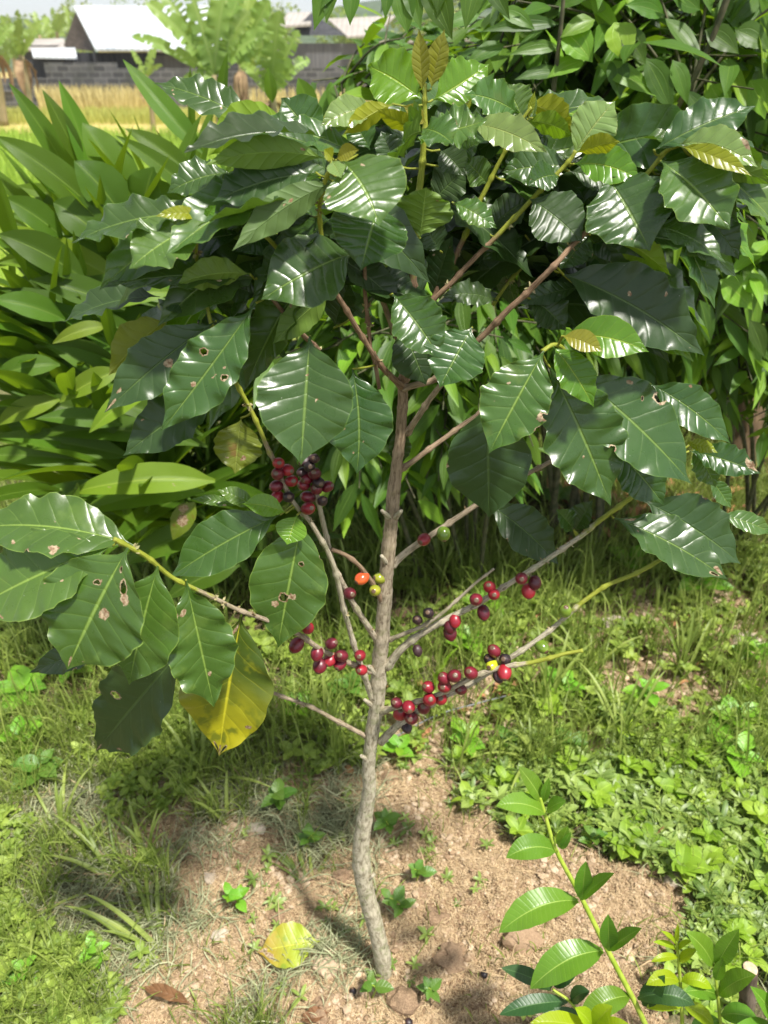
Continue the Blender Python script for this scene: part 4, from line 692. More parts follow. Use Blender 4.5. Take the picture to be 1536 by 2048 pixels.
# ------------------------------------------------------------------ saplings in the foreground (pinnate leaves)
def sapling(name, loc, label, stem, sr, lv, mat, cat_='sapling'):
    r = empty(name, tuple(loc)); tag(r, label, cat_, group='saplings at the bottom right')
    c = catmull([P(*p) for p in stem], 8); ra = np.linspace(sr, sr*.45, len(c))*mpp(c[len(c)//2]); V, Q, UV = tube(c, ra, 10)
    mk('stem', V, Q, M['limestem'], r, UV)
    for t_ in lv: leaf1('leaf', *t_[:4], t_[4]*.74, *t_[5:7], t_[8] if len(t_) > 8 else mat, parent=r, prof='lance', wave=.012, nw=6, fold=.28, quilt=.012, nq=17, nu=28, nv=13, bow=t_[7]*.9, arch=.1, k=.45)
    return r
M['limestem'] = plain('lime stem', (.24, .34, .03), (.36, .45, .06), .5, 60)
sapling('sapling', P(1340, 2200, .53)*np.array([1, 1, 0])+np.array([0, 0, .0]), 'tall arching sapling with bright green pinnate leaves at the bottom right', [(1330, 2400, .53), (1318, 2150, .54), (1290, 2048, .55), (1215, 1900, .59), (1160, 1790, .625), (1112, 1700, .65), (1090, 1628, .67), (1080, 1595, .68)], 7,
 [(1092, 1628, 992, 1612, 52, .67, .66, 24), (1084, 1602, 1036, 1532, 44, .68, .69, 2), (1094, 1622, 1132, 1602, 36, .67, .655, 4), (1086, 1605, 1098, 1555, 24, .68, .68, 0), (1112, 1702, 1012, 1716, 62, .65, .63, 28), (1118, 1695, 1136, 1652, 32, .65, .65, 2), (1122, 1698, 1142, 1664, 20, .645, .64, 0),
  (1156, 1802, 998, 1866, 80, .62, .585, 40), (1164, 1800, 1172, 1722, 46, .62, .62, 8), (1166, 1798, 1229, 1746, 34, .615, .59, -2), (1206, 1902, 1060, 1978, 84, .59, .555, 38), (1218, 1902, 1216, 1828, 46, .585, .585, 8), (1220, 1900, 1284, 1856, 36, .58, .56, -2), (1260, 1992, 1160, 2042, 64, .565, .54, 26), (1275, 1998, 1390, 2010, 52, .56, .54, 30, 'compd'), (1285, 2010, 1330, 1950, 50, .56, .56, 0, 'compd')], 'comp')
sapling('sapling', P(1170, 2200, .56)*np.array([1, 1, 0]), 'dark green sapling with pinnate leaves low beside the tall arching one', [(1200, 2300, .56), (1190, 2100, .57), (1150, 2015, .585), (1105, 1978, .60)], 5,
 [(1102, 1978, 1002, 1936, 42, .60, .60, 8), (1108, 1972, 1156, 1946, 44, .60, .59, 10), (1100, 1980, 1085, 1935, 30, .605, .61, 0), (1135, 2004, 998, 2030, 46, .595, .575, 14), (1142, 2004, 1180, 1984, 38, .59, .58, 10), (1165, 2030, 1062, 2056, 44, .58, .56, 12), (1170, 2028, 1215, 2020, 36, .58, .57, 6), (1180, 2080, 1090, 2110, 50, .57, .55, 12)], 'compd')
sapling('sapling', P(1370, 2200, .55)*np.array([1, 1, 0]), 'small yellow green shoot with fresh narrow leaflets at the bottom right', [(1370, 2300, .55), (1366, 2100, .555), (1363, 2010, .565), (1358, 1930, .575), (1353, 1880, .58)], 5,
 [(1356, 1915, 1302, 1924, 20, .575, .565, 10), (1354, 1900, 1306, 1884, 16, .58, .575, 8), (1353, 1890, 1322, 1862, 12, .58, .575, 6), (1353, 1885, 1356, 1846, 12, .58, .58, 0), (1356, 1900, 1384, 1882, 14, .578, .57, 6), (1358, 1922, 1396, 1898, 24, .575, .565, -4), (1358, 1962, 1292, 1970, 36, .57, .555, 20), (1362, 1962, 1424, 1978, 34, .57, .555, 20), (1364, 2010, 1292, 2016, 40, .565, .55, 14), (1366, 2010, 1428, 2052, 40, .565, .55, 12), (1366, 2070, 1300, 2095, 40, .56, .545, 12)], 'compy')
sapling('sapling', P(1450, 2200, .54)*np.array([1, 1, 0]), 'mid green sapling with paired oval leaflets beside the cut stake', [(1450, 2300, .54), (1444, 2100, .55), (1438, 2020, .56), (1430, 1945, .575), (1428, 1930, .575)], 4.5,
 [(1426, 1932, 1372, 1864, 48, .575, .575, 12), (1432, 1932, 1478, 1858, 50, .575, .575, 4), (1438, 1990, 1512, 1950, 54, .565, .55, 10), (1434, 1990, 1370, 1984, 48, .565, .55, 12), (1442, 2030, 1516, 2040, 50, .56, .54, 12), (1438, 2040, 1380, 2070, 44, .56, .545, 12), (1432, 1960, 1448, 1915, 30, .57, .57, 0)], 'comp')
sapling('sapling', P(1180, 2200, .50)*np.array([1, 1, 0]), 'bright green leaf cluster cut off by the bottom edge of the photo', [(1180, 2400, .49), (1180, 2150, .50), (1185, 2070, .51)], 5,
 [(1185, 2062, 1060, 2046, 50, .51, .50, 16), (1188, 2058, 1225, 2012, 48, .51, .51, 8), (1186, 2056, 1150, 2015, 40, .512, .512, 4), (1190, 2075, 1260, 2050, 46, .505, .49, 10)], 'y' if 0 else 'compy')
sapling('sapling', P(1560, 2200, .50)*np.array([1, 1, 0]), 'bright leaves reaching in at the right edge beside the stake', [(1600, 2300, .50), (1580, 2150, .51), (1560, 2060, .52)], 5,
 [(1560, 2062, 1500, 1972, 44, .52, .52, 4), (1560, 2060, 1560, 1960, 50, .52, .52, 0), (1558, 2070, 1470, 2050, 40, .52, .50, 10)], 'comp')
st = [(1488, 2300, .555), (1490, 2060, .565), (1494, 2000, .57), (1500, 1938, .575)]
c = catmull([P(*p) for p in st], 6); V, Q, UV = tube(c, 15*mpp(c[-1]), 14, .06)
o = mk('cut_stake', V, Q, plain('stake bark', (.07, .05, .035), (.16, .125, .09), .95, 60, .9, bd=.006, stretch=(1, 1, .25)), None, UV); tag(o, 'dark cut wooden stake at the bottom right corner', 'stake')
V2, F2 = blob(14.5*mpp(c[-1]), .12, 3, 2, .03); mk('cut_end', V2+c[-1]+np.array([0, 0, .0015]), F2, plain('cut wood', (.42, .32, .2), (.56, .46, .32), .8, 150), o)

# ------------------------------------------------------------------ ginger clump at the left
def stalkpath(b, tip, n=12, sag=.25):
    b, tip = np.array(b, float), np.array(tip, float); c = (b+tip)/2+np.array([0, 0, sag*.5])-.18*(tip-b)*np.array([1, 1, 0]); u = np.linspace(0, 1, n)[:, None]
    return (1-u)**2*b+2*u*(1-u)*c+u*u*tip
ging = empty('ginger_clump', (-.75, 1.9, 0)); tag(ging, 'tall clump of broad pointed ginger leaves at the left, in front of the rice field', 'ginger plant')
M['gstalk'] = plain('ginger stalk', (.10, .20, .03), (.20, .30, .05), .5, 30)
GS = []; fB, fC, fT, fN, fW = [], [], [], [], []
rs = np.random.default_rng(11)
stalk_tips = [(140, 500, 1.95), (190, 480, 1.95), (300, 480, 1.95), (10, 600, 1.7), (-80, 600, 1.8), (60, 560, 1.65), (20, 680, 1.55), (110, 660, 1.6), (150, 800, 1.5), (60, 780, 1.5), (-60, 700, 1.55), (220, 480, 1.8), (380, 400, 2.0),
              (140, 500, 1.75), (340, 420, 1.9), (210, 950, 1.45), (280, 560, 1.75), (440, 420, 2.1), (500, 440, 2.1), (240, 720, 1.6), (-120, 560, 1.7), (380, 560, 1.8), (480, 600, 1.95), (560, 520, 2.1), (120, 980, 1.45), (330, 800, 1.65), (-30, 850, 1.5), (420, 780, 1.8), (380, 1000, 1.6), (540, 760, 1.95), (300, 1080, 1.5)]
for k, (tx, ty, y) in enumerate(stalk_tips):
    tp = P(tx, ty, y); b = np.array([-.62+rs.uniform(-.16, .22)+.18*(tp[0]+.6), 1.98+rs.uniform(-.16, .25), 0.])
    if tp[0] > -.45: b[0] += .12
    pth = stalkpath(b, tp); L = np.linalg.norm(tp-b); V, Q, UV = tube(catmull(pth, 2), np.linspace(.011, .004, 23), 8); mk('stalk', V, Q, M['gstalk'], ging, UV)
    nl = int(L/.06); az = rs.uniform(-.7, .7); sd0 = np.array([math.cos(az), math.sin(az), 0])
    for q in range(3, nl+1):
        f = q/nl; a = pth[min(11, int(f*11))]; d = nrm(pth[min(11, int(f*11))]-pth[min(11, int(f*11))-1]); sd = nrm(np.cross(d, np.cross(sd0, d)))*(1 if q % 2 else -1)
        ll = rs.uniform(.34, .48)*(1-.25*(f > .93)); e = rs.uniform(.4, .8)*(1.3-f*.75)
        dr = nrm(d*math.cos(e)+sd*math.sin(e)+rs.normal(0, .08, 3)); t = a+dr*ll; t[2] -= ll*rs.uniform(.0, .22)
        if t[2] < .05: continue
        fB.append(a); fT.append(t); fC.append((a+t)/2+np.array([0, 0, ll*.10])); fN.append(nrm(d*.5+np.array([0, -.15, .9])-sd*.3+rs.normal(0, .15, 3))); fW.append(ll*rs.uniform(.12, .155))
fB, fC, fT, fN, fW = map(np.array, (fB, fC, fT, fN, fW))
order = np.argsort([adepth(t) for t in fT]); 
for q in order[:24]:
    V, Q, UV = leaves(fB[q], fC[q], fT[q], fN[q], fW[q], 16, 7, 'ging', .38, .015, 2); mk('leaf', V, Q, M['ging'], ging, UV, {'rnd': np.full(len(V), random.random())})
q = order[24:]; V, Q, UV = leaves(fB[q], fC[q], fT[q], fN[q], fW[q], 14, 5, 'ging', .38, .015, 2); tag(mk('foliage', V, Q, M['ging'], ging, UV, {'rnd': rep(rng.uniform(0, 1, len(q)), 70)}), kind='stuff')
GL = [(170,400,17,165,52,1.9,1.9,'ging',6),(218,425,117,160,60,1.88,1.9,'ging',-4),(165,335,84,178,44,1.87,1.87,'ging',0),(215,445,-10,272,76,1.75,1.7,'ging',18),(268,412,164,245,98,1.78,1.8,'ging',10),(245,432,148,322,100,1.70,1.7,'ging',12),
 (285,410,308,333,76,1.75,1.75,'ging',0),(405,305,245,118,54,1.95,2.0,'ging',-12),(388,352,250,257,48,1.9,1.9,'ging',8),(125,475,8,395,66,1.65,1.62,'ging',8),(205,478,106,405,88,1.65,1.65,'ging',10),(440,250,455,105,28,2.05,2.05,'ging',0),(545,205,536,135,30,2.2,2.2,'ging',0),(622,228,596,155,48,2.2,2.2,'ging',0),
 (170,560,-5,468,80,1.6,1.55,'ging',14),(350,585,133,640,52,1.6,1.55,'gingb',26),(215,652,104,688,36,1.55,1.5,'gingb',12),(240,742,118,806,50,1.5,1.45,'gingb',12),(305,770,178,866,52,1.5,1.42,'gingb',14),(430,962,134,988,76,1.45,1.38,'gingb',22),(390,1005,345,1080,54,1.45,1.42,'o',4),(300,1010,272,1096,26,1.45,1.42,'gingb',0),
 (130,640,-20,600,60,1.55,1.5,'ging',14),(120,730,-20,760,52,1.5,1.45,'ging',16),(245,850,70,838,46,1.5,1.45,'ging',12),(120,800,-10,852,50,1.5,1.45,'gingb',14),(420,620,260,520,70,1.75,1.7,'ging',10),(520,740,440,730,40,1.8,1.75,'gingb',6),(250,620,60,560,70,1.6,1.55,'ging',12),(330,470,200,400,70,1.75,1.7,'ging',8),(420,1060,250,1130,70,1.5,1.42,'ging',18),(480,1130,330,1200,60,1.5,1.45,'ging',16)]
rs = np.random.default_rng(31)
for q in range(46):
    f = q/46; bx = rs.uniform(200, 470)-60*f; by = 460+560*f+rs.uniform(-30, 30); L = rs.uniform(230, 350); a = rs.uniform(-.35, .45)+(.25-f*.1); yd = 1.84-.36*f+rs.uniform(-.04, .04)
    GL.append((bx, by, bx-L*math.cos(a), by-L*math.sin(a), rs.uniform(46, 66), yd, yd-.05, 'ging' if rs.uniform() < .86 else 'gingb', rs.uniform(14, 36)))
for t_ in GL: leaf1('leaf', *t_[:4], t_[4]*.84, *t_[5:8], bow=t_[8], parent=ging, prof='ging', fold=.34, wave=.01, nw=3, quilt=0, k=.3, nu=22, nv=9, arch=.08, brown=((.3,-.4,.03),(.55,.3,.02),(.7,-.2,.025)) if t_[0] == 430 else ((.5,0,.2),(.25,.5,.15)) if t_[7] == 'o' else ())

# ------------------------------------------------------------------ shrubs at the right and behind
M['stem'] = plain('shrub stem', (.05, .06, .025), (.12, .11, .06), .7, 50)
M['cane'] = plain('green cane', (.09, .13, .03), (.17, .20, .06), .55, 30)
def shrub(name, label, base, ctr, rad, nb, nl, L, mat, seed, nstem=5, catg='shrub', group='shrubs behind the coffee tree', prof='cinn', wr=.29, stemmat='stem', bright=.0, grid=(8, 5), hang=.5, zmin=.0):
    rs = np.random.default_rng(seed); r = empty(name, (base[0], base[1], 0)); tag(r, label, catg, group=group); ctr = np.array(ctr, float); rad = np.array(rad, float)
    st = []; Bs, Cs, Ts, Ns, Ws = [], [], [], [], []
    mains = []
    for q in range(nstem):
        b = np.array([base[0]+rs.normal(0, .07*rad[0]+.03), base[1]+rs.normal(0, .05), -.01]); a = rs.normal(0, 1, 3); a /= np.linalg.norm(a); tip = ctr+a*rad*.75; tip[2] = max(tip[2], ctr[2]+.2*rad[2])
        p = catmull([b, b*.6+tip*.4+np.array([0, 0, .15*rad[2]])+rs.normal(0, .03, 3), b*.25+tip*.75+rs.normal(0, .04, 3), tip], 6); mains.append(p); rr = .012 if rad[2] > .5 else .008
        V, Q, UV = tube(p, np.linspace(rr, rr*.35, len(p)), 8, .03); mk('stem', V, Q, M[stemmat], r, UV)
    for q in range(nb):
        a = rs.normal(0, 1, 3); a /= np.linalg.norm(a); e = ctr+a*rad*rs.uniform(.55, 1.)**.5*rs.uniform(.8, 1.1)
        if e[2] < .12: e[2] = rs.uniform(.15, .5)
        m = mains[rs.integers(len(mains))]; s = m[np.argmin(np.linalg.norm(m-(e*.6+ctr*.4), axis=1))]; mid = (s+e)/2+np.array([0, 0, .12*np.linalg.norm(e-s)]); p = catmull([s, mid, e], 5)
        st.append(tube(p, np.linspace(.0040, .0016, len(p)), 5, 0, False))
        d = nrm(e-mid)
        for z in range(nl):
            f = 1-z/nl*.85; i_ = int(f*(len(p)-1)); b = p[i_]; sd = nrm(np.cross(d, [0, 0, 1.]))*(1 if z % 2 else -1); l = rs.uniform(*L)*rs.choice([.6, .85, 1., 1., 1.2])
            dr = nrm(d*rs.uniform(.2, .9)+sd*rs.uniform(.4, 1.)+np.array([0, 0, -hang*rs.uniform(.2, 1.4)])+rs.normal(0, .22, 3)); b = b+dr*.012; t = b+dr*l+np.array([0, 0, -l*.18*hang])
            Bs.append(b); Ts.append(t); Cs.append((b+t)/2+np.array([0, 0, l*.10])); Ns.append(nrm(np.array([rs.normal(0, .45), rs.normal(-.35, .4), 1.]))); Ws.append(l*rs.uniform(wr-.05, wr+.05))
    V, Q, UV = cat(st); mk('twigs', V, Q, M[stemmat], r, UV)
    Bs, Cs, Ts, Ns, Ws = map(np.array, (Bs, Cs, Ts, Ns, Ws)); kz = Ts[:, 2] > zmin; Bs, Cs, Ts, Ns, Ws = Bs[kz], Cs[kz], Ts[kz], Ns[kz], Ws[kz]; nn = len(Bs)
    sel = rs.uniform(0, 1, nn) < bright
    for nm, s_, mt_ in (('foliage', ~sel, M[mat]), ('foliage', sel, M['cinnb'])):
        if s_.sum() == 0: continue
        V, Q, UV = leaves(Bs[s_], Cs[s_], Ts[s_], Ns[s_], Ws[s_], grid[0], grid[1], prof, .22, .03, 2); o = mk(nm, V, Q, mt_, r, UV, {'rnd': rep(rs.uniform(0, 1, int(s_.sum())), grid[0]*grid[1])})
        if mt_ is M['cinnb']: o['label'] = 'bright new leaves'
    return r
shrub('cinnamon_shrub', 'dense shrub with drooping three veined leaves at the upper right', (.72, 2.25), (.66, 2.02, 1.30), (.62, .46, .66), 330, 12, (.09, .15), 'cinn', 21, 7, bright=.2, hang=.75, zmin=.66)
shrub('cinnamon_shrub', 'leafy shrub directly behind the coffee trunk, its lowest leaves in shade', (.22, 2.05), (.12, 1.80, .86), (.44, .36, .40), 190, 12, (.08, .13), 'cinn', 22, 6, bright=.2, hang=.75)
shrub('cinnamon_shrub', 'shrub with smaller pale green leaves at the right edge of the photo', (1.25, 2.2), (1.12, 1.9, .98), (.42, .40, .42), 210, 12, (.055, .10), 'cinn', 23, 6, bright=.3, zmin=.62)
shrub('cinnamon_shrub', 'shrub whose thin twigs rise behind the crown top, in front of the sheds', (.05, 2.35), (.12, 2.35, 1.40), (.36, .22, .26), 60, 9, (.09, .15), 'cinn', 24, 6, bright=.2)
shrub('backdrop_bush', 'bush with leaves coloured dark as shade, filling the back behind the cinnamon shrubs', (1.1, 3.3), (1.0, 3.2, 1.1), (1.1, .45, 1.15), 260, 12, (.10, .17), 'shadeleaf', 25, 8, 'bush', grid=(6, 3))  # backdrop bush, shade put into its leaf colour
shrub('backdrop_bush', 'bush with leaves coloured dark as shade at the far right behind the smaller leaved shrub', (2.3, 3.2), (2.2, 3.0, 1.2), (1.0, .5, 1.2), 200, 12, (.10, .17), 'shadeleaf', 26, 8, 'bush', grid=(6, 3))
shrub('backdrop_bush', 'low bush added and coloured dark as shade behind the ginger clump and the trunk', (.0, 2.7), (.0, 2.55, .50), (.62, .3, .5), 150, 12, (.09, .14), 'shadeleaf', 27, 5, 'bush', grid=(6, 3))  # bush added to darken the gap under the shrubs
# hanging branch entering from the top edge, and its leaves
hb = empty('overhanging_branch', tuple(P(900, -220, 1.3))); tag(hb, 'leafy branch hanging in from the top edge above the crown tip', 'branch')
for pts in ([(900, -220, 1.3), (760, -120, 1.25), (660, -60, 1.2)], [(900, -220, 1.3), (860, -100, 1.3), (800, -40, 1.28)], [(900, -220, 1.3), (980, -120, 1.3), (960, -50, 1.3)]):
    c = catmull([P(*p) for p in pts], 6); V, Q, UV = tube(c, np.linspace(.006, .002, len(c)), 8); mk('twig', V, Q, M['stem'], hb, UV)
for (a, b_, c_, d_, w_) in [(662,-62,628,62,42), (668,-55,652,48,30), (705,-48,700,52,36), (690,-70,640,20,30), (780,-60,770,40,30), (800,-45,815,70,50), (812,-50,842,60,40), (850,-60,905,80,60), (760,-90,735,-5,30), (955,-55,930,60,46), (965,-60,1020,40,40), (880,-80,875,30,44)]:
    leaf1('leaf', a, b_, c_, d_, w_, 1.22, 1.2, 'cinn', parent=hb, prof='cinn', wave=.02, nu=16, nv=7, quilt=0, k=.1, fold=.25)
# bright foreground leaves of the cinnamon shrub, traced
hc = empty('cinnamon_branch', (.55, 1.9, 0)); tag(hc, 'slender cinnamon shoot with big drooping bright leaves right of the crown top', 'branch')
c = catmull([P(1000, 700, 1.85), P(1085, 380, 1.75), P(1105, 200, 1.72), P(1125, 20, 1.7), P(1130, -100, 1.7)], 6); V, Q, UV = tube(c, np.linspace(.007, .003, len(c)), 8); mk('stem', V, Q, M['stem'], hc, UV)
c = catmull([P(1250, 420, 1.8), P(1330, 260, 1.75), P(1400, 130, 1.72), P(1455, 0, 1.7), P(1480, -80, 1.7)], 6); V, Q, UV = tube(c, np.linspace(.008, .004, len(c)), 8); mk('stem', V, Q, M['stem'], hc, UV)
for t_ in [(1120,48,960,64,26,'cinn'),(1125,60,1185,125,58,'cinnb'),(1228,45,1252,125,60,'cinnb'),(1245,60,1292,130,40,'cinn'),(1170,120,1094,156,34,'cinnb'),(1195,128,1322,198,34,'cinnb'),(1120,95,1018,110,24,'cinn'),(1125,145,1028,160,26,'cinn'),(1095,200,1180,200,22,'cinn'),
           (1230,115,1240,200,44,'cinn'),(1190,40,1120,76,34,'cinnb'),(1290,115,1345,230,44,'cinn'),(1345,120,1375,210,34,'cinn'),(1370,180,1430,280,30,'cinn'),(1420,170,1450,235,46,'cinnb'),(1500,160,1530,240,50,'cinnb'),(1410,60,1480,110,40,'cinn'),(1330,30,1250,10,34,'cinn'),(1400,20,1330,-20,40,'cinn'),(1470,60,1540,100,44,'cinn'),(1110,10,1190,-10,30,'cinn'),(1010,90,930,130,30,'cinn'),(960,30,880,60,28,'cinn'),(1000,20,1070,60,30,'cinn'),
           (1490,440,1500,500,34,'cinnb'),(1440,560,1505,620,50,'cinnb'),(1400,600,1420,690,34,'cinn'),(1500,640,1530,720,30,'cinn'),(1480,560,1540,590,36,'cinnb'),(1010,560,1040,520,40,'cinnb'),(930,560,985,520,46,'cinnb')]:
    leaf1('leaf', *t_[:5], 1.72 if t_[1] < 400 else 1.62, 1.70 if t_[1] < 400 else 1.60, t_[5], parent=hc, prof='cinn', wave=.025, nu=16, nv=7, quilt=0, k=.35, fold=.22, bow=8)
# canes at the foot of the shrubs
cg = empty('cane_clump', tuple(G(1065, 985))); tag(cg, 'cluster of thin green canes rising behind the right branches', 'canes')
for (a, b_, c_, d_, r_) in [(1052, 1000, 1060, 780, 5), (1064, 1000, 1078, 760, 6), (1078, 1005, 1098, 800, 5), (1090, 1000, 1088, 780, 4), (1045, 990, 1030, 800, 4), (1100, 1000, 1125, 820, 4)]:
    g0 = G(a, b_); y0 = g0[1]; c = catmull([g0, P((a+c_)/2, (b_+d_)/2, y0-.02), P(c_, d_, y0-.05), P(c_+10, d_-200, y0)], 5); V, Q, UV = tube(c, r_*mpp(g0), 8, .03); mk('cane', V, Q, M['cane'], cg, UV)
# old trunks and litter below the right shrubs
for (a, b_, r_, lab) in [(1365, 880, 22, 'old brown banana stump in the shade at the right'), (1460, 960, 26, 'broken dark trunk at the right edge under the shrub')]:
    g0 = G(a, b_); hh = .42; c = catmull([g0, g0+np.array([.01, 0, hh*.5]), g0+np.array([-.01, .02, hh])], 6); V, Q, UV = tube(c, r_*mpp(g0)*np.linspace(1.25, .85, len(c)), 16, .10)
    tag(mk('stump', V, Q, plain('stump', (.07, .045, .025), (.22, .15, .08), .95, 30, .9, stretch=(1, 1, .2), bd=.01), None, UV), lab, 'stump')
def litter(n, px, py, L, mat, z, label, keep=None, name='leaf_litter', kd='stuff'):
    p = gpts(n, px, py, keep); B = np.column_stack([p, hgt(p[:, 0], p[:, 1])+rng.uniform(*z, n)]); a = rng.uniform(0, 6.283, n); l = rng.uniform(*L, n); d = np.stack([np.cos(a), np.sin(a), rng.uniform(-.1, .3, n)], 1)
    T = B+d*l[:, None]; C = (B+T)/2+np.array([0, 0, 1])*(l*.25)[:, None]; V, Q, UV = leaves(B, C, T, rng.normal(0, .4, (n, 3))+np.array([0, 0, 1]), l*rng.uniform(.35, .5, n), 8, 5, 'coffee', .3, .08, 2)
    return tag(mk(name, V, Q, M[mat], None, UV, {'rnd': rep(rng.uniform(0, 1, n), 40)}), label, 'leaf litter', kind=kd)
litter(260, (1000, 1700), (820, 1080), (.05, .11), 'drybr', (0, .05), 'dead brown leaves piled under the right shrubs')
litter(90, (1000, 1700), (850, 1130), (.05, .11), 'drytan', (0, .05), 'tan dead leaves under the right shrubs')
litter(60, (560, 1600), (1150, 1560), (.02, .05), 'drytan', (0, .02), 'small tan dead leaves among the weeds')
# single fallen leaves
def flatleaf(name, bx, by, tx, ty, w_, mat, label, z=.012, catg='fallen leaf', arch=.06, **kw):
    B, T = G(bx, by, z+.006), G(tx, ty, z+.006); B[2] += float(hgt(B[0], B[1])); T[2] += float(hgt(T[0], T[1])); L = np.linalg.norm(T-B); C = (B+T)/2+np.array([0, 0, L*arch]); W = w_*mpp(C)*1.15
    V, Q, UV = leaves(B, C, T, np.array([0, -.25, 1.]), W, 30, 13, 'coffee', kw.get('fold', .15), kw.get('wave', .03), 4, .015)
    u, v = UV[:, 0], UV[:, 1]*2-1; br = spots(len(V), u, v, W/L, kw.get('brown', ()))
    return tag(mk(name, V, Q, M[mat], None, UV, {'brn': br, 'hole': br*0, 'rnd': np.full(len(V), .4)}), label, catg)
flatleaf('fallen_leaf', 641, 1903, 516, 1922, 74, 'fall', 'yellow fallen leaf with a browned tip lying left of the trunk base', brown=((.97, 0, .22), (.80, -.5, .12)))
flatleaf('fallen_leaf', 385, 2012, 285, 1985, 34, 'drybr', 'curled dark brown dead leaf at the bottom left of the soil', .004, fold=.9, wave=.12, arch=.2)
flatleaf('fallen_leaf', 1345, 1655, 1298, 1705, 30, 'drybr', 'crumpled dark dead leaf at the right edge of the soil', .01, fold=1., wave=.14, arch=.3)
flatleaf('fallen_leaf', 1130, 1228, 1062, 1245, 34, 'drytan', 'orange brown fallen leaf in the grass behind the green cherry', .02, fold=.3, wave=.06)
flatleaf('fallen_leaf', 1470, 1500, 1540, 1478, 28, 'drytan', 'tan fallen leaf among the creeping weeds at the right edge', .02, fold=.3)
flatleaf('fallen_leaf', 835, 1505, 842, 1455, 24, 'drytan', 'narrow tan leaf standing in the weeds right of the trunk', .02, fold=.5)
flatleaf('fallen_leaf', 1040, 1365, 985, 1385, 40, 'drytan', 'pale tan fallen leaf below the lowest right branch', .02, fold=.2)
flatleaf('fallen_leaf', 660, 2035, 600, 2045, 34, 'drybr', 'dark dead leaf at the bottom edge left of the trunk', .004, fold=.8, wave=.1)
for k, (x, y, lab) in enumerate([(968, 1952, 'shiny black dried cherry on the soil beside the sapling'), (818, 2042, 'black dried cherry at the bottom edge of the soil'), (706, 1985, 'blackened shrivelled cherry just left of the trunk foot')]):
    p = G(x, y, .03); p[2] = float(hgt(p[0], p[1]))+.006; o = bpy.data.objects.new('fallen_cherry', CM['x']); COL.objects.link(o); o.location = p; o.rotation_euler = (1.2+k, .5, k); tag(o, lab, 'dried cherry')
# larger weeds one can tell apart
def weed(px, py, n, L, mat, label, up=(.25, .9), prof='ovate', wr=(.5, .7), hgt_=(.02, .07), tall=.0):
    g0 = G(px, py, .01); g0[2] = float(hgt(g0[0], g0[1])); r = empty('broadleaf_weed', tuple(g0)); tag(r, label, 'weed', group='broadleaf weeds around the coffee tree'); s = mpp(g0)
    H_ = hgt_[1]+tall; c = catmull([g0, g0+np.array([random.uniform(-.01, .01), 0, H_*.5]), g0+np.array([random.uniform(-.02, .02), random.uniform(-.02, .0), H_])], 5); V, Q, UV = tube(c, np.linspace(.0016, .0009, len(c)), 6); mk('stem', V, Q, M['limestem'], r, UV)
    a0 = random.uniform(0, 6)
    for q in range(n):
        a = a0+q*2.4; f = 1-q/(n+1)*.75; b = c[int(f*(len(c)-1))]; l = L*s*random.uniform(.7, 1.1)*(.75+.35*(q/n)); e = random.uniform(*up)*(1-.4*q/n)
        d = np.array([math.cos(a)*math.cos(e), math.sin(a)*math.cos(e), math.sin(e)]); t = b+d*l; t[2] -= l*.2; V, Q, UV = leaves(b, (b+t)/2+np.array([0, 0, l*.14]), t, np.array([-d[0]*.3, -d[1]*.3-.2, 1]), l*random.uniform(*wr), 12, 7, prof, .2, .02, 3, .02, 5)
        mk('leaf', V, Q, M[mat], r, UV, {'rnd': np.full(len(V), random.random())})
M['wbright'] = leafmat('weed bright', (.15, .33, .022), (.2, .36, .04), (.32, .5, .10), .42, .3, (.4, .7, .03), nlat=6, bump=.5, nscale=60)
M['wgreen'] = leafmat('weed green', (.085, .17, .022), (.13, .23, .04), (.22, .34, .08), .42, .22, (.2, .5, .03), nlat=6, bump=.5, nscale=60)
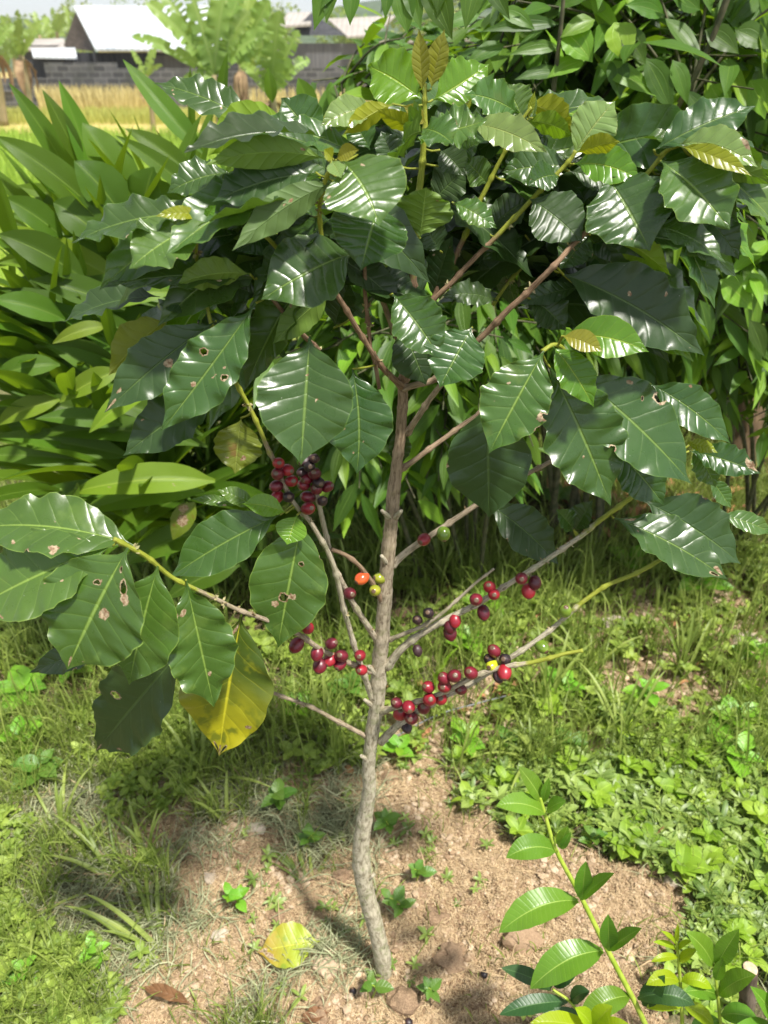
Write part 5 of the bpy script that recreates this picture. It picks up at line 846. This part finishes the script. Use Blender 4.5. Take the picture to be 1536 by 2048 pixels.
for a in [(965, 1230, 7, 60, 'wbright', 'lime weed with rounded leaves behind the middle right cherries'), (925, 1310, 6, 75, 'wbright', 'bright weed with toothed leaves right of the trunk, under the thin branch'), (1115, 1390, 6, 70, 'wbright', 'lime weed with broad leaves beneath the green branch tip'),
          (690, 1400, 7, 62, 'wgreen', 'green weed just left of the trunk behind the lowest left branch'), (610, 1440, 6, 56, 'wbright', 'bright weed under the thin lowest left branch'), (1455, 1460, 6, 70, 'wbright', 'lime weed with four broad leaves near the right edge'), (1475, 1530, 5, 74, 'wbright', 'pale lime weed low at the right edge'),
          (925, 1490, 6, 66, 'wbright', 'rounded lime weed below the lowest cherries'), (1020, 1490, 6, 60, 'wgreen', 'green weed right of the rounded lime weed'), (800, 1510, 5, 50, 'wbright', 'small lime weed right beside the trunk'), (795, 1840, 8, 44, 'wgreen', 'star shaped green weed touching the trunk low on its right side'),
          (832, 1768, 7, 34, 'wgreen', 'small green seedling in the soil right of the trunk bend'), (783, 1670, 7, 40, 'wgreen', 'leafy seedling just right of the leaning trunk'), (472, 1830, 7, 40, 'wbright', 'round leaved weed at the left edge of the soil'), (200, 1920, 6, 44, 'wbright', 'lime weed in the grass at the lower left'),
          (50, 1960, 6, 46, 'wbright', 'round leaved weed in the lower left corner'), (850, 2010, 6, 36, 'wgreen', 'thin seedling at the bottom edge right of the trunk'), (745, 2010, 5, 40, 'wgreen', 'seedling lying beside the large clod under the trunk'), (60, 1400, 8, 80, 'wbright', 'broad bright weed under the left leaf cluster'),
          (150, 1340, 8, 90, 'wbright', 'pale fern like weed behind the hanging dark leaf'), (40, 1500, 7, 80, 'wbright', 'upright weed at the left edge in the grass'), (90, 1560, 7, 70, 'wgreen', 'green weed with long leaves at the left edge'), (560, 1620, 6, 50, 'wgreen', 'small weed where the soil begins left of the trunk'),
          (1150, 1500, 6, 50, 'wgreen', 'weed above the tip of the tall sapling'), (1290, 1400, 6, 54, 'wbright', 'bright weed in the middle of the right grass'), (1500, 1330, 6, 60, 'wbright', 'lime weed by the pale lump at the right edge'), (1180, 1690, 6, 34, 'wgreen', 'tiny weed in the soil right of the sapling tip'), (700, 1060, 5, 70, 'wgreen', 'weed in the deep shade left of the trunk'),
          (1250, 1140, 6, 60, 'wbright', 'bright weed in the shade edge below the right leaves'), (1400, 1180, 6, 66, 'wbright', 'sunlit weed left of the right edge, under the withered leaf tips'), (1120, 1010, 7, 60, 'wgreen', 'shaded weed at the foot of the green canes'), (620, 1700, 6, 40, 'wgreen', 'limp weed on the soil just left of the trunk')]:
    weed(*a)
# coarse grass tufts with arching blades
def tuft(px, py, n, L, wd, label, mat='grass', lean=(.3, 1.2), dirb=None):
    g0 = G(px, py, .01); n_ = n; B = np.array([g0+np.array([random.gauss(0, .008), random.gauss(0, .008), -.01]) for _ in range(n)]); s = mpp(g0); Ts, Cs, Ns = [], [], []
    for q in range(n):
        a = random.uniform(0, 6.28) if dirb is None else random.gauss(dirb, .5); e = random.uniform(*lean); l = L*s*random.uniform(.6, 1.1); d = np.array([math.cos(a)*math.sin(e), math.sin(a)*math.sin(e), math.cos(e)])
        t = B[q]+d*l; t[2] = max(t[2]-l*.25, float(hgt(t[0], t[1]))+.005); Ts.append(t); Cs.append((B[q]+t)/2+np.array([0, 0, l*.28])); Ns.append([-d[0], -d[1], 1.5])
    V, Q, UV = leaves(B, Cs, Ts, Ns, wd*s*rng.uniform(.7, 1.1, n), 14, 3, 'grass', .35); o = mk('grass_tuft', V, Q, M[mat], None, UV, {'rnd': rep(rng.uniform(0, 1, n), 42)})
    return tag(o, label, 'grass tuft', group='coarse grass tufts')
for a in [(310, 1900, 9, 230, 11, 'coarse grass tuft with wide blades at the lower left', 'grass', (.7, 1.3), 2.6), (240, 1770, 12, 220, 9, 'arching grass tuft reaching left above the soil edge', 'grass', (.7, 1.3), 2.9), (290, 1720, 10, 190, 8, 'grass tuft beside the pale stone at the top left of the soil', 'grass', (.3, 1.1), None),
          (80, 1840, 12, 200, 9, 'long bladed grass tuft at the lower left edge', 'grass', (.4, 1.2), None), (120, 1660, 14, 190, 8, 'grass tuft at the left edge below the dark hanging leaf', 'grass', (.3, 1.1), None), (645, 1500, 12, 170, 6, 'fine grass tuft left of the trunk at half height', 'grass', (.2, 1.), None), (400, 1560, 14, 200, 7, 'grass tuft under the yellowing leaf', 'grass', (.3, 1.2), None),
          (880, 1160, 12, 200, 7, 'dark grass tuft in the shade right of the trunk', 'grass', (.1, .8), None), (1090, 1420, 16, 230, 7, 'tall grass tuft in the middle right', 'grass', (.1, .8), None), (1240, 1480, 16, 210, 7, 'grass tuft above the small saplings', 'grass', (.1, .9), None), (1180, 1350, 14, 200, 7, 'grass tuft behind the green branch tip', 'grass', (.1, .9), None),
          (1060, 1520, 14, 170, 7, 'grass tuft right of the cherries above the sapling tip', 'grass', (.2, 1.), None), (1360, 1350, 14, 190, 7, 'thin grass tuft near the right edge', 'grass', (.1, .9), None), (860, 1390, 6, 150, 14, 'broad bladed grass plant directly right of the trunk', 'lime', (.1, .6), None), (520, 1450, 14, 170, 7, 'grass tuft between the yellowing leaf and the trunk', 'grass', (.2, 1.), None),
          (700, 1200, 14, 180, 6, 'grass tuft behind the pale left branches', 'grass', (.1, .8), None), (460, 1640, 9, 150, 8, 'grass stalks leaning over the top of the left soil', 'grass', (.5, 1.2), 2.4), (620, 1780, 9, 130, 7, 'pulled up grass bunch lying left of the trunk bend', 'grass', (1., 1.5), 2.2)]:
    tuft(*a)
c = catmull([G(760, 1490, .02), G(870, 1432, .025), G(950, 1408, .03), G(1012, 1392, .03)], 8); V, Q, UV = tube(c, .0022, 8); tag(mk('wire', V, Q, plain('wire', (.12, .13, .14), (.2, .21, .22), .4), None, UV), 'thin dark wire lying in the weeds under the lowest cherries', 'wire')

# ------------------------------------------------------------------ rice field, wall, sheds, bananas, far trees
def rice(name, n, px, py, h, wd, mat, label, keep=None):
    p = gpts(n, px, py, keep); o = blades(name, p, h, wd, M[mat], .35, droop=.4, nu=4, nv=2); return tag(o, label, 'rice', kind='stuff')
rice('rice_plants', 9000, (-150, 700), (330, 760), (.25, .42), (.006, .012), 'rice', 'bright green rice growing behind the ginger clump', lambda x, y: (y > 3.4))
rice('rice_plants', 16000, (-150, 900), (230, 420), (.30, .5), (.012, .026), 'rice', 'yellow green rice field beyond the ginger clump', lambda x, y: (y < 17))
rice('ripe_rice', 9000, (-150, 900), (198, 250), (.25, .4), (.015, .03), 'goldy', 'ripening yellow strip of the rice field before the block wall', lambda x, y: (y > 16) & (y < 27))
rice('ripe_rice', 9000, (82, 400), (200, 232), (.45, .92), (.02, .04), 'gold', 'golden ripe rice standing in front of the block wall')
rice('ripe_rice', 3500, (500, 1100), (198, 240), (.6, .9), (.02, .04), 'gold', 'golden rice glimpsed between the leaves behind the crown top')
def quad(name, pts, th, mat, parent, d=(0, 0, -1)):
    pts = [np.array(p, float) for p in pts]; lo = [p+np.array(d)*th for p in pts]; n = len(pts); V = pts+lo
    Fc = [tuple(range(n)), tuple(range(2*n-1, n-1, -1))]+[(i_, i_+n, (i_+1) % n+n, (i_+1) % n) for i_ in range(n)]
    return mkp(name, V, Fc, mat, parent)
def box(name, x0, x1, y0, y1, z0, z1, mat, parent=None):
    return quad(name, [(x0, y0, z1), (x1, y0, z1), (x1, y1, z1), (x0, y1, z1)], z1-z0, mat, parent)
def zinc(name, c1, c2):
    b = NB(name); P0 = b.pos(); w_ = b.n('ShaderNodeTexWave'); b.put(w_.inputs[0], P0); w_.inputs['Scale'].default_value = 1.3; w_.inputs['Distortion'].default_value = .6; n = b.noise(P0, .9, 4); col = b.mix(b.ss(n, .35, .7), c1, c2); col = b.mix(b.ss(w_.outputs['Fac'], .6, 1., 0., .35), col, [c*.7 for c in c1])
    return b.done(b.prin(col, .45, b.bump(w_.outputs['Fac'], .5, .03), .5, Metallic=.15))
def blockmat():
    b = NB('concrete blocks'); mp = b.n('ShaderNodeMapping'); b.put(mp.inputs[0], b.pos()); mp.inputs['Rotation'].default_value = (R(90), 0, 0)
    br = b.n('ShaderNodeTexBrick'); b.put(br.inputs[0], mp.outputs[0]); br.inputs['Scale'].default_value = 1.; br.inputs['Brick Width'].default_value = .45; br.inputs['Row Height'].default_value = .2; br.inputs['Mortar Size'].default_value = .018
    br.inputs['Color1'].default_value = (.055, .055, .058, 1); br.inputs['Color2'].default_value = (.12, .12, .125, 1); br.inputs['Mortar'].default_value = (.17, .17, .17, 1)
    n = b.noise(b.pos(), 1.5, 5); col = b.mix(b.ss(n, .4, .7, 0., .6), br.outputs[0], (.05, .055, .045)); return b.done(b.prin(col, .95, b.bump(br.outputs['Fac'], -.5, .02), .2))
M['block'] = blockmat(); M['zinc'] = zinc('white zinc roof', (.46, .50, .53), (.70, .73, .74)); M['zincb'] = zinc('weathered zinc roof', (.40, .36, .31), (.52, .47, .41))
M['dwood'] = plain('dark boards', (.028, .03, .034), (.075, .075, .08), .9, 3, stretch=(6, 6, .3)); M['bwood'] = plain('brown boards', (.07, .055, .045), (.13, .105, .09), .9, 3, stretch=(.5, .5, 4)); M['gwood'] = plain('grey boards', (.10, .10, .105), (.17, .17, .175), .9, 3, stretch=(6, 6, .3))
X_ = lambda px, y: P(px, 130, y)[0]
w_ = empty('block_wall', (X_(100, 32), 32, 0)); tag(w_, 'low wall of dark grey concrete blocks beyond the rice field', 'wall')
for nm, a, b_, z in (('wall_section', -200, 88, 1.0), ('wall_section', 88, 232, 1.5), ('wall_section', 232, 900, 1.32)):
    box(nm, X_(a, 32), X_(b_, 32)-.01, 32, 32.2, -.05, z, M['block'], w_)
box('wall_coping', X_(-200, 32), X_(15, 32), 31.9, 32.0-.002, .55, .62, M['gwood'], w_)
sh = empty('barn', (X_(270, 37), 37, 0)); tag(sh, 'dark timber barn with a large white zinc roof and an open left gable', 'barn')
e0, e1, r0_, r1_ = P(190, 97, 34), P(470, 104, 34), P(146, 11, 37.5), P(420, 17, 37.5); e1[2] = e0[2]; r1_[2] = r0_[2]
b0_, b1_ = np.array([r0_[0]-.75+.35, 41, e0[2]]), np.array([r1_[0], 41, e0[2]])
quad('roof', [e0, e1, r1_, r0_], .08, M['zinc'], sh); quad('roof', [r0_+np.array([0, .01, 0]), r1_+np.array([0, .01, 0]), b1_, b0_], .08, M['zinc'], sh)
mkp('gable', [r0_+np.array([.12, 0, -.12]), P(190, 97, 34.3)*np.array([1, 1, 0])+np.array([-.02, 0, e0[2]-.1]), P(127, 92, 40), P(150, 98, 37.2)], [(0, 2, 3), (0, 3, 1), (0, 1, 3, 2)][:2], M['bwood'], sh)
box('wall', X_(131, 35.2), e1[0]-.3, 35.2, 40.4, -.05, e0[2]-.12, M['dwood'], sh)
box('wall_panel', X_(300, 34.9), X_(385, 34.9), 35.05, 35.18, .5, 1.75, M['gwood'], sh)
box('post', e0[0]-.30, e0[0]-.2, 34.5, 34.62, -.05, e0[2]-.1, M['gwood'], sh)
sm = empty('lean_to', (X_(110, 34), 34, 0)); tag(sm, 'low lean to with a white zinc roof left of the barn', 'shed')
quad('roof', [P(66, 113, 33), P(154, 115, 33), P(150, 95, 35), P(62, 97, 35)], .06, M['zinc'], sm); box('wall', X_(66, 34), X_(138, 34), 33.6, 35, -.05, 1.6, M['dwood'], sm)
sk = empty('barn', (X_(60, 42), 42, 0)); tag(sk, 'far grey roofed shed behind the lean to', 'shed'); quad('roof', [P(40, 98, 41), P(132, 98, 41), P(128, 77, 44), P(44, 78, 44)], .08, M['zincb'], sk); box('wall', X_(44, 42), X_(128, 42), 41.6, 43.8, -.05, 2.2, M['dwood'], sk)
s2 = empty('shed', (X_(680, 38), 38, 0)); tag(s2, 'shed with weathered tan zinc roofs and a dark gable right of the bananas', 'shed')
quad('roof', [P(694, 72, 37), P(745, 70, 37), P(790, 31, 40), P(655, 37, 40)], .08, M['zincb'], s2); quad('roof', [P(560, 52, 37), P(622, 48, 37), P(622, 24, 40), P(575, 25, 40)], .08, M['zincb'], s2)
mkp('gable', [P(622, 26, 38), P(694, 71, 37.2), P(575, 71, 37.2)], [(0, 2, 1)], M['dwood'], s2); box('wall', X_(575, 37), X_(960, 37), 37.4, 40, -.05, 2.2, M['gwood'], s2); box('roof', X_(745, 37), X_(960, 37), 37.0, 40.5, 2.21, 2.35, M['zincb'], s2)
for k, (a, b_, lab) in enumerate([(585, 4, 'bright heap of ripe rice beside the right shed')]):
    pass
M['pst'] = plain('banana stem', (.16, .15, .07), (.30, .24, .13), .8, 6, stretch=(3, 3, .4)); M['bdry'] = plain('dry banana leaf', (.22, .14, .08), (.38, .27, .16), .9, 6)
def banana(px, y, hgt_px, lv, label, r=.11, dry=4, mat='ban'):
    g0 = np.array([X_(px, y), y, 0.]); top = P(px+4, hgt_px, y); root = empty('banana_plant', tuple(g0)); tag(root, label, 'banana plant', group='banana plants beyond the field')
    c = catmull([g0, (g0+top)/2+np.array([.03, 0, 0]), top], 6); V, Q, UV = tube(c, np.linspace(r, r*.6, len(c)), 14, .04); mk('stem', V, Q, M['pst'], root, UV)
    for (tx, ty, w_, bow) in lv:
        dy = random.uniform(-.05, .05)*y*.5; leaf1('leaf', px+4, hgt_px+6, tx, ty, w_*.72, y, y+dy, mat, bow=bow, parent=root, prof='banana', wave=.07, nw=7, fold=.25, quilt=0, nu=44, nv=9, k=.3, arch=.12, slit=.16)
    for q in range(dry):
        a = random.uniform(0, 6.28); L = random.uniform(.5, 1.1)*r*8; d = np.array([math.cos(a), math.sin(a), 0]); B = top-np.array([0, 0, .1]); T = B+d*.25*L+np.array([0, 0, -L]); V, Q, UV = leaves(B, B+d*.35*L+np.array([0, 0, -.1*L]), T, d+np.array([0, 0, .3]), L*.3, 10, 5, 'lance', .5, .1, 4); mk('dead_leaf', V, Q, M['bdry'], root, UV)
banana(425, 15, 150, [(290, 2, 44, 22), (372, -40, 62, 0), (262, 72, 30, 16), (550, 60, 40, 26), (500, -60, 44, 8), (310, -30, 44, 20), (330, 40, 30, 20), (455, -45, 60, -6), (500, 20, 46, 16), (360, 175, 30, 20)], 'tall banana plant with torn pale leaves right of the barn', .09, 3)
banana(478, 16, 130, [(440, -40, 56, 0), (540, 0, 54, 10), (575, 60, 40, 22), (410, 40, 40, 20), (560, 120, 36, 24), (505, -40, 50, 4)], 'second tall banana plant, in front of the right shed', .09, 3)
banana(540, 15, 190, [(560, 20, 60, 4), (520, 60, 50, 0), (620, 120, 34, 26), (600, 60, 40, 14), (480, 130, 30, 20)], 'shorter banana plant with upright bright leaves left of the shed', .10, 4)
banana(288, 21, 150, [(262, 100, 16, 2), (312, 88, 20, -2), (325, 130, 12, 8), (258, 140, 10, 8)], 'young banana plant standing alone before the barn', .07, 3)
banana(38, 25, 110, [(0, 30, 26, 8), (36, 18, 24, 0), (85, 40, 22, 10), (-30, 80, 22, 14), (70, 75, 18, 14), (10, 120, 18, 16)], 'banana plant at the left edge before the lean to', .12, 4)
banana(-20, 23, 100, [(-60, 30, 26, 8), (-10, 10, 26, 0), (30, 50, 24, 12), (20, 130, 20, 18), (-80, 90, 22, 14)], 'banana plant cut by the left edge', .12, 4)
for k, (a, y, hh) in enumerate([(75, 48, 70), (110, 50, 62), (95, 52, 75), (20, 52, 75), (135, 55, 60)]):
    banana(a, y, hh, [(a-28, hh-30, 16, 6), (a-6, hh-48, 16, 0), (a+22, hh-36, 16, 6), (a-36, hh-4, 14, 10), (a+36, hh-6, 14, 10)], ['far banana plant left of the barn roof', 'far banana plant just touching the barn gable', 'topmost far banana plant at the left', 'far banana plant above the left edge banana', 'far banana plant behind the barn gable'][k], .14, 0)
tr = banana(1500, 3.6, 330, [(1330, 60, 150, 30), (1500, -60, 160, 10), (1620, 40, 150, 20), (1400, 240, 120, 40)], 'big banana plant with broad dark leaves at the top right corner', .09, 3, 'ging')
def fartree(px, y, top, wpx, label, seed, n=900):
    rs = np.random.default_rng(seed); g0 = np.array([X_(px, y), y, 0.]); tp = P(px, top, y); s = mpp(tp); Hh = tp[2]; Wd = wpx*s; r = empty('tree', tuple(g0)); tag(r, label, 'tree', group='trees beyond the sheds')
    V, Q, UV = tube(catmull([g0, g0+np.array([.1, 0, Hh*.45]), g0+np.array([0, 0, Hh*.8])], 5), np.linspace(.16, .07, 11), 10); mk('trunk', V, Q, M['stem'], r, UV)
    cl = rs.normal(0, 1, (9, 3)); cl /= np.linalg.norm(cl, axis=1)[:, None]; cc = np.array([0, 0, Hh*.66])+g0+cl*np.array([Wd*.33, Wd*.33, Hh*.22]); i_ = rs.integers(0, 9, n); d = rs.normal(0, 1, (n, 3)); d /= np.linalg.norm(d, axis=1)[:, None]
    B = cc[i_]+d*np.array([Wd*.22, Wd*.22, Hh*.14])*rs.uniform(.6, 1.05, (n, 1)); l = Wd*rs.uniform(.05, .09, n); T = B+nrm(d+rs.normal(0, .6, (n, 3))+np.array([0, 0, -.3]))*l[:, None]
    V, Q, UV = leaves(B, (B+T)/2, T, rs.normal(0, .5, (n, 3))+np.array([0, 0, 1]), l*.5, 4, 3, 'oval', .2); mk('crown', V, Q, M['cover'] if seed % 2 else M['grass'], r, UV, {'rnd': rep(rs.uniform(0, 1, n), 12)})
for a in [(60, 62, 28, 90, 'pale far tree at the upper left', 1), (170, 66, -2, 110, 'far tree rising behind the barn ridge', 2), (260, 64, -8, 90, 'far tree above the middle of the barn roof', 3), (330, 66, -14, 120, 'far tree between the barn roof and the bananas', 4), (455, 64, -6, 110, 'far tree behind the banana crowns', 5), (560, 66, 0, 120, 'far tree left of the right shed roofs', 6), (700, 62, -12, 150, 'far tree above the right shed', 7), (860, 64, -20, 180, 'far tree behind the crown top', 8), (-20, 60, 10, 100, 'far tree at the left edge', 9)]:
    fartree(*a[:5], a[5])
# distant wooded hills
hx = np.linspace(-260, 320, 120); hy = np.linspace(150, 330, 14); HX, HY = np.meshgrid(hx, hy); rz = np.sin((HY-150)/180*np.pi*.5)
HZ = rz*(13+20*np.clip((HX+40)/90, 0, 1)+5*vn(HX/22+5, HY*0+3)+2*vn(HX/7, HY/20))+.9*vn(HX/2.5, HY/6); HZ[0] = -1
i, j = np.meshgrid(np.arange(13), np.arange(119), indexing='ij'); bq = (i*120+j).ravel()
tag(mk('hills', np.stack([HX, HY, HZ], -1), np.stack([bq, bq+1, bq+121, bq+120], 1), plain('wooded hill', (.045, .075, .03), (.085, .12, .05), .95, .25, .5, bd=1.)), kind='structure')

# pale air over the field: one closed box round everything but the sky
b = NB('haze air'); pv_ = b.n('ShaderNodeVolumePrincipled'); pv_.inputs['Density'].default_value = .0009; pv_.inputs['Color'].default_value = (.86, .92, 1, 1); pv_.inputs['Anisotropy'].default_value = .2
b.t.links.new(pv_.outputs[0], b.out.inputs[1]); hv = box('haze', -330, 345, -330, 630, -3., 60, b.m); tag(hv, kind='stuff', label='thin pale haze in the air over the field', cat='haze')
SC.cycles.volume_bounces = 0
